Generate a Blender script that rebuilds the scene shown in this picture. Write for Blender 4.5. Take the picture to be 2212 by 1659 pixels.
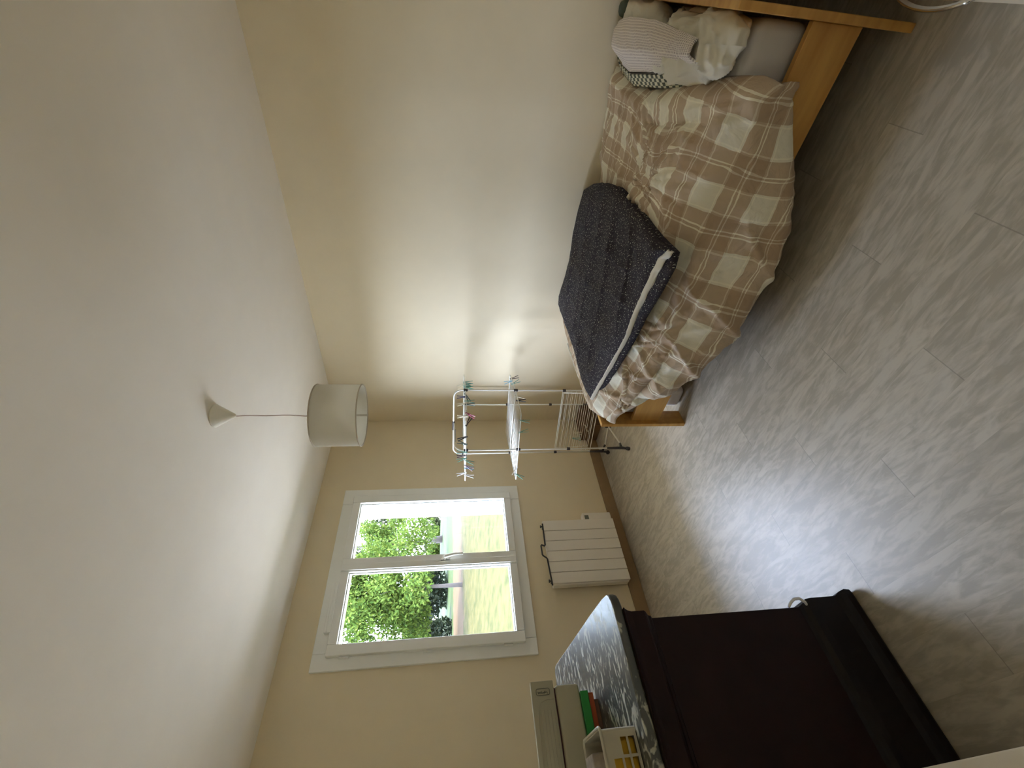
import bpy, bmesh, math, random
from mathutils import Vector, Matrix, noise
import numpy as np

for o in list(bpy.data.objects):
    bpy.data.objects.remove(o)
S = bpy.context.scene
COL = S.collection

# ------------------------------------------------------------------ camera
CAM = Vector((0.0, 0.0, 1.445))
YAW, PITCH, ROLL, FPX = 0.829, 0.142, 0.005, 953.65
F = Vector((math.sin(YAW) * math.cos(PITCH), math.cos(YAW) * math.cos(PITCH), -math.sin(PITCH)))
R0 = Vector((math.cos(YAW), -math.sin(YAW), 0))
U0 = R0.cross(F)
R = math.cos(ROLL) * R0 + math.sin(ROLL) * U0
U = -math.sin(ROLL) * R0 + math.cos(ROLL) * U0
cd = bpy.data.cameras.new('camera')
cam = bpy.data.objects.new('camera', cd)
COL.objects.link(cam)
M = Matrix((( -U.x, R.x, -F.x, CAM.x), (-U.y, R.y, -F.y, CAM.y), (-U.z, R.z, -F.z, CAM.z), (0, 0, 0, 1)))
cam.matrix_world = M          # the photograph was taken with the phone turned on its side
cd.sensor_width = 36.0
cd.lens = FPX / 2212 * 36.0
cd.clip_start = 0.01
S.camera = cam

# ------------------------------------------------------------------ world, sun, portal, exposure
W = bpy.data.worlds.new('sky')
S.world = W
W.use_nodes = True
nt = W.node_tree
nt.nodes.clear()
wo = nt.nodes.new('ShaderNodeOutputWorld')
bg = nt.nodes.new('ShaderNodeBackground')
geo = nt.nodes.new('ShaderNodeTexCoord')
sep = nt.nodes.new('ShaderNodeSeparateXYZ')
ramp = nt.nodes.new('ShaderNodeValToRGB')
mp = nt.nodes.new('ShaderNodeMapRange')
nt.links.new(geo.outputs['Generated'], sep.inputs[0])
nt.links.new(sep.outputs[2], mp.inputs['Value'])
mp.inputs['From Min'].default_value = -1
mp.inputs['From Max'].default_value = 1
nt.links.new(mp.outputs[0], ramp.inputs[0])
e = ramp.color_ramp.elements
e[0].position = 0.48; e[0].color = (0.55, 0.52, 0.45, 1)
e[1].position = 0.52; e[1].color = (0.66, 0.76, 1.0, 1)
for ps_, k_ in ((0.68, 1.15), (0.90, 1.15), (1.0, 0.7)):
    x = e.new(ps_); x.color = (0.60 * k_, 0.71 * k_, 1.0 * k_, 1)
# brighter lobe added to one side of the sky to light the right wall
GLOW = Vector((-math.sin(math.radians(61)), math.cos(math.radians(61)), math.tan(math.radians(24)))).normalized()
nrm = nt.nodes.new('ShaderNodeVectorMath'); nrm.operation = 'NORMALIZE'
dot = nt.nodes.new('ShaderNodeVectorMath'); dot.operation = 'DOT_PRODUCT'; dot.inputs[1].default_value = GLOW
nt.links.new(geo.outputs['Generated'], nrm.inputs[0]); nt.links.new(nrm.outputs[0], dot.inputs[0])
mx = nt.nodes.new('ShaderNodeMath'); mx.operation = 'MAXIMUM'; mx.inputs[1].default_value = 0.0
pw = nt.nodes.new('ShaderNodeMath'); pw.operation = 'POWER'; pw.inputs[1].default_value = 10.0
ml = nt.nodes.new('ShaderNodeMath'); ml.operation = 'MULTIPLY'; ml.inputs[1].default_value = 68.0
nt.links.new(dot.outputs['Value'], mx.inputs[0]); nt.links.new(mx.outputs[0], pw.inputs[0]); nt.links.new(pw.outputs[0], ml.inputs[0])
bg.inputs[1].default_value = 37.0
nt.links.new(ramp.outputs[0], bg.inputs[0])
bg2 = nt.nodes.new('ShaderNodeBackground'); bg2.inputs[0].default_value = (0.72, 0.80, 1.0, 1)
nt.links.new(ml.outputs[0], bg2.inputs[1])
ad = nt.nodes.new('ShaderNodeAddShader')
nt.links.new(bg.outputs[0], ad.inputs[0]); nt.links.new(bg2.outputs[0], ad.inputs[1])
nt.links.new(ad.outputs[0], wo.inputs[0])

sd = bpy.data.lights.new('sun', 'SUN')
sd.energy = 31.0
sd.angle = math.radians(3)
sd.color = (1.0, 0.95, 0.86)
sun = bpy.data.objects.new('sun', sd)
COL.objects.link(sun)
sun.rotation_euler = Vector((-0.55, 0.28, -1.0)).to_track_quat('-Z', 'Y').to_euler()

pd = bpy.data.lights.new('window_portal', 'AREA')
pd.shape = 'RECTANGLE'; pd.size = 1.10; pd.size_y = 1.25
pd.cycles.is_portal = True
po = bpy.data.objects.new('window_portal', pd)
COL.objects.link(po)
po.location = (1.55, 3.262, 1.565)
po.rotation_euler = (math.radians(-90), 0, 0)

S.view_settings.view_transform = 'Standard'
S.view_settings.look = 'None'
S.view_settings.gamma = 1
S.view_settings.exposure = 0.24
S.view_settings.use_curve_mapping = False
cy = S.cycles
cy.use_denoising = True
cy.max_bounces = 14
cy.diffuse_bounces = 9
cy.glossy_bounces = 4
cy.transparent_max_bounces = 12
cy.caustics_reflective = False
cy.caustics_refractive = False
cy.sample_clamp_indirect = 12
cy.use_adaptive_sampling = False

# ------------------------------------------------------------------ materials
def nmat(name):
    m = bpy.data.materials.new(name); m.use_nodes = True
    n = m.node_tree
    b = n.nodes['Principled BSDF']
    return m, n, b

def N(n, t, **k):
    x = n.nodes.new(t)
    for a, v in k.items():
        if a.startswith('i_'):
            x.inputs[a[2:].replace('_', ' ')].default_value = v
        else:
            setattr(x, a, v)
    return x

def mathn(n, op, a=None, b=None, c=None):
    x = n.nodes.new('ShaderNodeMath'); x.operation = op
    for i, v in enumerate((a, b, c)):
        if v is None: continue
        if hasattr(v, 'is_output'): n.links.new(v, x.inputs[i])
        else: x.inputs[i].default_value = v
    return x.outputs[0]

def mixc(n, fac, a, b):
    x = n.nodes.new('ShaderNodeMix'); x.data_type = 'RGBA'
    for i, v in ((0, fac), (6, a), (7, b)):
        if hasattr(v, 'is_output'): n.links.new(v, x.inputs[i])
        else: x.inputs[i].default_value = v if i == 0 else (*v, 1) if len(v) == 3 else v
    return x.outputs[2]

def ramp2(n, src, p0, p1, c0=(0, 0, 0, 1), c1=(1, 1, 1, 1)):
    r = n.nodes.new('ShaderNodeValToRGB')
    r.color_ramp.elements[0].position = p0; r.color_ramp.elements[0].color = c0
    r.color_ramp.elements[1].position = p1; r.color_ramp.elements[1].color = c1
    n.links.new(src, r.inputs[0])
    return r.outputs[0]

def simple(name, col, rough=0.6, metal=0.0, spec=0.5, nscale=0, namt=0.0, bump=0.0, bscale=200):
    """plain surface with a faint procedural mottling"""
    m, n, b = nmat(name)
    b.inputs['Roughness'].default_value = rough
    b.inputs['Metallic'].default_value = metal
    b.inputs['Specular IOR Level'].default_value = spec
    tc = N(n, 'ShaderNodeTexCoord')
    no = N(n, 'ShaderNodeTexNoise'); no.inputs['Scale'].default_value = nscale or 6
    n.links.new(tc.outputs['Object'], no.inputs['Vector'])
    a = namt or 0.03
    c0 = tuple(max(0, c * (1 - a)) for c in col); c1 = tuple(min(1, c * (1 + a)) for c in col)
    n.links.new(mixc(n, no.outputs[0], c0, c1), b.inputs['Base Color'])
    if bump:
        n2 = N(n, 'ShaderNodeTexNoise'); n2.inputs['Scale'].default_value = bscale
        n.links.new(tc.outputs['Object'], n2.inputs['Vector'])
        bp = N(n, 'ShaderNodeBump'); bp.inputs['Strength'].default_value = bump; bp.inputs['Distance'].default_value = 0.002
        n.links.new(n2.outputs[0], bp.inputs['Height']); n.links.new(bp.outputs[0], b.inputs['Normal'])
    return m

M_wall = simple('wall_paint', (0.755, 0.665, 0.485), 0.9, spec=0.2, bump=0.15, bscale=90)
M_ceil = simple('ceiling_paint', (0.86, 0.82, 0.75), 0.95, spec=0.1, bump=0.1, bscale=90)
M_pvc = simple('white_upvc', (0.86, 0.88, 0.86), 0.35)
M_shade = simple('lampshade_fabric', (0.88, 0.87, 0.81), 0.8, bump=0.2, bscale=900)
def fabric():
    m = simple('lampshade_fabric', (0.90, 0.885, 0.82), 0.8, bump=0.2, bscale=900); n = m.node_tree; b = n.nodes['Principled BSDF']
    t = N(n, 'ShaderNodeBsdfTranslucent'); t.inputs[0].default_value = (0.85, 0.83, 0.75, 1); mx = N(n, 'ShaderNodeMixShader'); mx.inputs[0].default_value = 0.5
    n.links.new(b.outputs[0], mx.inputs[1]); n.links.new(t.outputs[0], mx.inputs[2]); n.links.new(mx.outputs[0], n.nodes['Material Output'].inputs[0])
    return m
M_shade = fabric()
M_rose = simple('white_plastic', (0.86, 0.85, 0.78), 0.4)
M_cord = simple('pinkish_cord', (0.55, 0.42, 0.38), 0.6)
M_base = simple('baseboard_brown', (0.30, 0.20, 0.10), 0.55, nscale=15, namt=0.15)
M_rad = simple('radiator_enamel', (0.80, 0.76, 0.68), 0.45)
M_black = simple('black_metal', (0.02, 0.018, 0.018), 0.4)
M_rackw = simple('white_tube', (0.86, 0.86, 0.80), 0.35)
M_rackd = simple('dark_plastic', (0.035, 0.03, 0.035), 0.5)
M_dress = simple('dark_mahogany', (0.016, 0.0055, 0.005), 0.5, spec=0.22, nscale=9, namt=0.5)
M_plinth = simple('black_stained_wood', (0.008, 0.005, 0.005), 0.5, spec=0.25)
M_chrome = simple('chrome', (0.75, 0.74, 0.72), 0.12, metal=1.0)
M_cream = simple('cream_card', (0.47, 0.44, 0.32), 0.7)
M_cream2 = simple('cream_card_ribbed', (0.43, 0.41, 0.31), 0.7)
M_green = simple('green_cover', (0.03, 0.30, 0.06), 0.5)
M_red = simple('orange_red_cover', (0.50, 0.10, 0.03), 0.5)
M_brown = simple('brown_cover', (0.20, 0.11, 0.07), 0.6)
M_gapshade = simple('dark_red_gap_shade', (0.10, 0.02, 0.02), 0.6)
M_ink = simple('grey_green_ink', (0.16, 0.17, 0.13), 0.6)
M_bask = simple('white_basket_plastic', (0.50, 0.47, 0.37), 0.4)
M_yellow = simple('mustard_plastic', (0.48, 0.29, 0.004), 0.5)
M_tissue = simple('mottled_card', (0.36, 0.335, 0.325), 0.7, nscale=60, namt=0.45)
M_wcab = simple('white_low_cabinet', (0.82, 0.79, 0.74), 0.5)
M_white = simple('white_cotton', (0.84, 0.83, 0.79), 0.9, spec=0.1, bump=0.3, bscale=40)
M_offw = simple('cream_white_cotton', (0.70, 0.67, 0.57), 0.9, spec=0.1, bump=0.6, bscale=25)
M_sheet = simple('grey_fitted_sheet', (0.60, 0.58, 0.56), 0.9, spec=0.1, bump=0.2, bscale=300)
M_peach = simple('peach_pillowcase', (0.80, 0.66, 0.46), 0.9, spec=0.1)
M_gcloth = simple('dark_green_cloth', (0.10, 0.12, 0.09), 0.9, spec=0.1)
M_bounce = simple('bounce_strip', (0.385, 0.355, 0.31), 0.95, nscale=60, namt=0.08)
M_rend = simple('outside_render', (0.85, 0.80, 0.72), 0.9)
M_bbox = simple('brown_box', (0.16, 0.09, 0.045), 0.6, nscale=20, namt=0.2)

def pegmat(name, c): return simple(name, c, 0.45)
PEG = {'teal': pegmat('peg_teal', (0.16, 0.42, 0.36)), 'cream': pegmat('peg_cream', (0.72, 0.66, 0.50)),
       'navy': pegmat('peg_navy', (0.02, 0.025, 0.09)), 'black': pegmat('peg_black', (0.015, 0.013, 0.015)),
       'magenta': pegmat('peg_magenta', (0.32, 0.02, 0.09)), 'green': pegmat('peg_dark_green', (0.05, 0.10, 0.085)),
       'white': pegmat('peg_white', (0.85, 0.86, 0.88)), 'blue': pegmat('peg_light_blue', (0.22, 0.50, 0.62)),
       'lilac': pegmat('peg_lilac', (0.42, 0.30, 0.48)), 'brown': pegmat('peg_brown', (0.10, 0.06, 0.06))}

# waffle cloth
def waffle():
    m, n, b = nmat('waffle_cotton')
    b.inputs['Roughness'].default_value = 0.95; b.inputs['Specular IOR Level'].default_value = 0.1
    uv = N(n, 'ShaderNodeTexCoord'); sp = N(n, 'ShaderNodeSeparateXYZ'); n.links.new(uv.outputs['UV'], sp.inputs[0])
    fs = []
    for k in (0, 1):
        a = mathn(n, 'MULTIPLY', sp.outputs[k], 2 * math.pi / 0.0135)
        fs.append(mathn(n, 'SINE', a))
    h = mathn(n, 'MAXIMUM', fs[0], fs[1])
    k = mathn(n, 'MULTIPLY_ADD', h, 0.5, 0.5)
    n.links.new(mixc(n, k, (0.46, 0.40, 0.38), (0.86, 0.80, 0.74)), b.inputs['Base Color'])
    bp = N(n, 'ShaderNodeBump'); bp.inputs['Strength'].default_value = 0.6; bp.inputs['Distance'].default_value = 0.003
    n.links.new(h, bp.inputs['Height']); n.links.new(bp.outputs[0], b.inputs['Normal'])
    return m
M_waffle = waffle()

def checkm():
    m, n, b = nmat('dark_green_check')
    b.inputs['Roughness'].default_value = 0.95
    uv = N(n, 'ShaderNodeTexCoord')
    ck = N(n, 'ShaderNodeTexChecker'); ck.inputs['Scale'].default_value = 36
    ck.inputs['Color1'].default_value = (0.10, 0.11, 0.08, 1); ck.inputs['Color2'].default_value = (0.66, 0.64, 0.48, 1)
    n.links.new(uv.outputs['UV'], ck.inputs['Vector']); n.links.new(ck.outputs[0], b.inputs['Base Color'])
    return m
M_check = checkm()

# plaid duvet
def plaid():
    m, n, b = nmat('brown_cream_plaid')
    b.inputs['Roughness'].default_value = 0.85; b.inputs['Specular IOR Level'].default_value = 0.2
    b.inputs['Sheen Weight'].default_value = 0.1
    uv = N(n, 'ShaderNodeTexCoord')
    sp = N(n, 'ShaderNodeSeparateXYZ'); n.links.new(uv.outputs['UV'], sp.inputs[0])
    P = (0.212, 0.235)
    def band(f, a0, a1):
        return mathn(n, 'MULTIPLY', mathn(n, 'GREATER_THAN', f, a0), mathn(n, 'LESS_THAN', f, a1))
    light, thin = [], []
    for k in (0, 1):
        f = mathn(n, 'FRACT', mathn(n, 'DIVIDE', sp.outputs[k], P[k]))
        light.append(band(f, 0.0, 0.48))
        t = band(f, 0.030, 0.053)
        for a0 in (0.425, 0.690, 0.755):
            t = mathn(n, 'ADD', t, band(f, a0, a0 + 0.024))
        thin.append(mathn(n, 'MINIMUM', t, 1.0))
    both = mathn(n, 'MULTIPLY', light[0], light[1])
    one = mathn(n, 'MINIMUM', mathn(n, 'ADD', light[0], light[1]), 1.0)
    brown = (0.44, 0.325, 0.215); mid = (0.52, 0.41, 0.29); cream = (0.78, 0.75, 0.62); line = (0.88, 0.85, 0.70)
    c = mixc(n, one, brown, mid)
    c = mixc(n, both, c, cream)
    t0 = mathn(n, 'MULTIPLY', thin[0], mathn(n, 'MULTIPLY_ADD', light[1], 0.45, 0.40))
    t1 = mathn(n, 'MULTIPLY', thin[1], mathn(n, 'MULTIPLY_ADD', light[0], 0.45, 0.40))
    c = mixc(n, mathn(n, 'MAXIMUM', t0, t1), c, line)
    dk = mathn(n, 'MULTIPLY', mathn(n, 'MULTIPLY', thin[0], thin[1]), 1.0)
    c = mixc(n, dk, c, (0.86, 0.84, 0.72))
    n.links.new(c, b.inputs['Base Color'])
    no = N(n, 'ShaderNodeTexNoise'); no.inputs['Scale'].default_value = 11; no.inputs['Detail'].default_value = 6; no.inputs['Distortion'].default_value = 0.8
    n.links.new(uv.outputs['Object'], no.inputs['Vector'])
    bp = N(n, 'ShaderNodeBump'); bp.inputs['Strength'].default_value = 0.7; bp.inputs['Distance'].default_value = 0.02
    n.links.new(no.outputs[0], bp.inputs['Height']); n.links.new(bp.outputs[0], b.inputs['Normal'])
    return m
M_plaid = plaid()

def navy():
    m, n, b = nmat('navy_starry_cotton')
    b.inputs['Roughness'].default_value = 0.9; b.inputs['Specular IOR Level'].default_value = 0.15
    uv = N(n, 'ShaderNodeTexCoord')
    prev = None
    tot = None
    for sc, th, lo in ((70, 0.13, 0.60), (150, 0.17, 0.50), (34, 0.075, 0.25)):
        v = N(n, 'ShaderNodeTexVoronoi'); v.inputs['Scale'].default_value = sc; v.voronoi_dimensions = '2D'
        n.links.new(uv.outputs['UV'], v.inputs['Vector'])
        d = mathn(n, 'LESS_THAN', v.outputs['Distance'], th)
        s3 = N(n, 'ShaderNodeSeparateColor'); n.links.new(v.outputs['Color'], s3.inputs[0])
        k = mathn(n, 'MULTIPLY', d, mathn(n, 'GREATER_THAN', s3.outputs[0], lo))
        k = mathn(n, 'MULTIPLY', k, 0.35 if sc == 150 else 0.8)
        tot = k if tot is None else mathn(n, 'MAXIMUM', tot, k)
    n.links.new(mixc(n, tot, (0.040, 0.035, 0.043), (0.60, 0.60, 0.50)), b.inputs['Base Color'])
    no = N(n, 'ShaderNodeTexNoise'); no.inputs['Scale'].default_value = 10; no.inputs['Detail'].default_value = 4
    n.links.new(uv.outputs['Object'], no.inputs['Vector'])
    bp = N(n, 'ShaderNodeBump'); bp.inputs['Strength'].default_value = 0.5; bp.inputs['Distance'].default_value = 0.015
    n.links.new(no.outputs[0], bp.inputs['Height']); n.links.new(bp.outputs[0], b.inputs['Normal'])
    return m
M_navy = navy()

def pine():
    m, n, b = nmat('varnished_pine')
    b.inputs['Roughness'].default_value = 0.45
    tc = N(n, 'ShaderNodeTexCoord'); mpn = N(n, 'ShaderNodeMapping'); mpn.inputs['Scale'].default_value = (14, 1.6, 14)
    n.links.new(tc.outputs['Object'], mpn.inputs[0])
    no = N(n, 'ShaderNodeTexNoise'); no.inputs['Scale'].default_value = 2.2; no.inputs['Detail'].default_value = 5
    n.links.new(mpn.outputs[0], no.inputs['Vector'])
    c = mixc(n, ramp2(n, no.outputs[0], 0.3, 0.75), (0.62, 0.35, 0.09), (0.46, 0.23, 0.05))
    v = N(n, 'ShaderNodeTexVoronoi'); v.inputs['Scale'].default_value = 3.1
    n.links.new(tc.outputs['Object'], v.inputs['Vector'])
    k = mathn(n, 'LESS_THAN', v.outputs['Distance'], 0.055)
    c = mixc(n, mathn(n, 'MULTIPLY', k, 0.6), c, (0.30, 0.13, 0.03))
    n.links.new(c, b.inputs['Base Color'])
    return m
M_pine = pine()

def floorm():
    m, n, b = nmat('grey_vinyl_planks')
    b.inputs['Roughness'].default_value = 0.43; b.inputs['Specular IOR Level'].default_value = 0.72; b.inputs['Coat Weight'].default_value = 0.08; b.inputs['Coat Roughness'].default_value = 0.42
    tc = N(n, 'ShaderNodeTexCoord'); sp = N(n, 'ShaderNodeSeparateXYZ'); n.links.new(tc.outputs['Object'], sp.inputs[0])
    xw = mathn(n, 'DIVIDE', mathn(n, 'ADD', sp.outputs[0], 0.104), 0.149)
    row = mathn(n, 'FLOOR', xw); fx = mathn(n, 'FRACT', xw)
    off = mathn(n, 'FRACT', mathn(n, 'MULTIPLY', row, 0.377))
    yw = mathn(n, 'ADD', mathn(n, 'DIVIDE', sp.outputs[1], 0.95), off)
    pl = mathn(n, 'FLOOR', yw); fy = mathn(n, 'FRACT', yw)
    wn = N(n, 'ShaderNodeTexWhiteNoise'); wn.noise_dimensions = '2D'
    cb = N(n, 'ShaderNodeCombineXYZ'); n.links.new(row, cb.inputs[0]); n.links.new(pl, cb.inputs[1])
    n.links.new(cb.outputs[0], wn.inputs['Vector'])
    # stretched grain with per plank offset
    cv = N(n, 'ShaderNodeCombineXYZ')
    n.links.new(mathn(n, 'MULTIPLY', sp.outputs[0], 14), cv.inputs[0])
    n.links.new(mathn(n, 'MULTIPLY', sp.outputs[1], 3.2), cv.inputs[1])
    n.links.new(mathn(n, 'MULTIPLY', wn.outputs['Value'], 40), cv.inputs[2])
    g = N(n, 'ShaderNodeTexNoise'); g.inputs['Scale'].default_value = 1.0; g.inputs['Detail'].default_value = 5
    g.inputs['Distortion'].default_value = 1.6; g.inputs['Roughness'].default_value = 0.6
    n.links.new(cv.outputs[0], g.inputs['Vector'])
    cv2 = N(n, 'ShaderNodeCombineXYZ')
    n.links.new(mathn(n, 'MULTIPLY', sp.outputs[0], 44), cv2.inputs[0])
    n.links.new(mathn(n, 'MULTIPLY', sp.outputs[1], 11.0), cv2.inputs[1])
    n.links.new(mathn(n, 'MULTIPLY', wn.outputs['Value'], 17), cv2.inputs[2])
    g3 = N(n, 'ShaderNodeTexNoise'); g3.inputs['Scale'].default_value = 1.0; g3.inputs['Detail'].default_value = 3; g3.inputs['Distortion'].default_value = 1.0
    n.links.new(cv2.outputs[0], g3.inputs['Vector'])
    gm = mathn(n, 'MULTIPLY_ADD', g3.outputs[0], 0.4, mathn(n, 'MULTIPLY', g.outputs[0], 0.6))
    c = mixc(n, ramp2(n, gm, 0.43, 0.58), (0.37, 0.33, 0.255), (0.53, 0.485, 0.395))
    c = mixc(n, mathn(n, 'MULTIPLY', wn.outputs['Value'], 0.22), c, (0.33, 0.30, 0.245))
    ey = mathn(n, 'LESS_THAN', mathn(n, 'MINIMUM', fy, mathn(n, 'SUBTRACT', 1.0, fy)), 0.0016)
    ex = mathn(n, 'LESS_THAN', mathn(n, 'MINIMUM', fx, mathn(n, 'SUBTRACT', 1.0, fx)), 0.004)
    seam = mathn(n, 'MAXIMUM', ey, mathn(n, 'MULTIPLY', ex, 0.35))
    c = mixc(n, mathn(n, 'MULTIPLY', seam, 0.45), c, (0.14, 0.12, 0.09))
    n.links.new(c, b.inputs['Base Color'])
    bp = N(n, 'ShaderNodeBump'); bp.inputs['Strength'].default_value = 0.12; bp.inputs['Distance'].default_value = 0.002
    n.links.new(g.outputs[0], bp.inputs['Height']); n.links.new(bp.outputs[0], b.inputs['Normal'])
    return m
M_floor = floorm()

def marble():
    m, n, b = nmat('dark_green_marble')
    b.inputs['Specular IOR Level'].default_value = 1.0; b.inputs['Coat Weight'].default_value = 0.12; b.inputs['Coat Roughness'].default_value = 0.25
    tc = N(n, 'ShaderNodeTexCoord')
    mpn = N(n, 'ShaderNodeMapping'); mpn.inputs['Scale'].default_value = (14, 30, 20); mpn.inputs['Rotation'].default_value = (0, 0, 0.5)
    n.links.new(tc.outputs['Object'], mpn.inputs[0])
    g = N(n, 'ShaderNodeTexNoise'); g.inputs['Scale'].default_value = 1.0; g.inputs['Detail'].default_value = 8; g.inputs['Distortion'].default_value = 1.5
    n.links.new(mpn.outputs[0], g.inputs['Vector'])
    v = ramp2(n, g.outputs[0], 0.53, 0.60)
    g2 = N(n, 'ShaderNodeTexNoise'); g2.inputs['Scale'].default_value = 2.5; g2.inputs['Detail'].default_value = 3
    n.links.new(mpn.outputs[0], g2.inputs['Vector'])
    c = mixc(n, g2.outputs[0], (0.022, 0.028, 0.022), (0.06, 0.065, 0.055))
    c = mixc(n, mathn(n, 'MULTIPLY', v, 0.85), c, (0.50, 0.50, 0.42))
    n.links.new(c, b.inputs['Base Color'])
    n.links.new(mathn(n, 'MULTIPLY_ADD', v, 0.2, 0.33), b.inputs['Roughness'])
    return m
M_marble = marble()

def glassm():
    m, n, b = nmat('window_glass')
    n.nodes.remove(b)
    out = n.nodes['Material Output']
    t = N(n, 'ShaderNodeBsdfTransparent'); t.inputs[0].default_value = (0.97, 0.985, 0.975, 1)
    g = N(n, 'ShaderNodeBsdfGlossy'); g.inputs['Roughness'].default_value = 0.02
    mx = N(n, 'ShaderNodeMixShader'); fr = N(n, 'ShaderNodeFresnel'); fr.inputs[0].default_value = 1.3
    gg = N(n, 'ShaderNodeNewGeometry')
    n.links.new(mathn(n, 'MULTIPLY', fr.outputs[0], mathn(n, 'SUBTRACT', 1.0, gg.outputs['Backfacing'])), mx.inputs[0]); n.links.new(t.outputs[0], mx.inputs[1]); n.links.new(g.outputs[0], mx.inputs[2])
    n.links.new(mx.outputs[0], out.inputs[0])
    return m
M_glass = glassm()

def grassm():
    m, n, b = nmat('dry_lawn')
    b.inputs['Roughness'].default_value = 0.95; b.inputs['Specular IOR Level'].default_value = 0.05
    tc = N(n, 'ShaderNodeTexCoord')
    mpn = N(n, 'ShaderNodeMapping'); mpn.inputs['Scale'].default_value = (0.9, 0.5, 0.5)
    n.links.new(tc.outputs['Object'], mpn.inputs[0])
    g = N(n, 'ShaderNodeTexNoise'); g.inputs['Scale'].default_value = 3.2; g.inputs['Detail'].default_value = 9; g.inputs['Roughness'].default_value = 0.75
    n.links.new(mpn.outputs[0], g.inputs['Vector'])
    c = mixc(n, ramp2(n, g.outputs[0], 0.34, 0.58), (0.0105, 0.013, 0.0022), (0.029, 0.0245, 0.0075))
    sp = N(n, 'ShaderNodeSeparateXYZ'); n.links.new(tc.outputs['Object'], sp.inputs[0])
    yy = mathn(n, 'MULTIPLY_ADD', g.outputs[0], 5.0, sp.outputs[1])
    band = mathn(n, 'MULTIPLY', mathn(n, 'GREATER_THAN', yy, 22.0), mathn(n, 'LESS_THAN', yy, 27.0))
    c = mixc(n, mathn(n, 'MULTIPLY', band, 0.8), c, (0.038, 0.023, 0.012))
    far = mathn(n, 'GREATER_THAN', yy, 27.0)
    c = mixc(n, mathn(n, 'MULTIPLY', far, 0.8), c, (0.013, 0.022, 0.006))
    n.links.new(c, b.inputs['Base Color'])
    return m
M_grass = grassm()

def leafm(name, c0, c1, tr=0.35):
    m, n, b = nmat(name)
    b.inputs['Roughness'].default_value = 0.8; b.inputs['Specular IOR Level'].default_value = 0.1
    g = N(n, 'ShaderNodeNewGeometry')
    c = mixc(n, g.outputs['Random Per Island'], c0, c1)
    n.links.new(c, b.inputs['Base Color'])
    t = N(n, 'ShaderNodeBsdfTranslucent'); n.links.new(c, t.inputs[0])
    mx = N(n, 'ShaderNodeMixShader'); mx.inputs[0].default_value = tr
    n.links.new(b.outputs[0], mx.inputs[1]); n.links.new(t.outputs[0], mx.inputs[2])
    n.links.new(mx.outputs[0], n.nodes['Material Output'].inputs[0])
    return m
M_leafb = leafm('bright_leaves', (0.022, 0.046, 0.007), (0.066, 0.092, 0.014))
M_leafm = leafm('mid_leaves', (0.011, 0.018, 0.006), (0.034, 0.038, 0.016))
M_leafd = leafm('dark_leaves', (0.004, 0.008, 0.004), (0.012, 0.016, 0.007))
M_bark = simple('pale_bark', (0.040, 0.032, 0.026), 0.9, nscale=20, namt=0.4)

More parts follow.
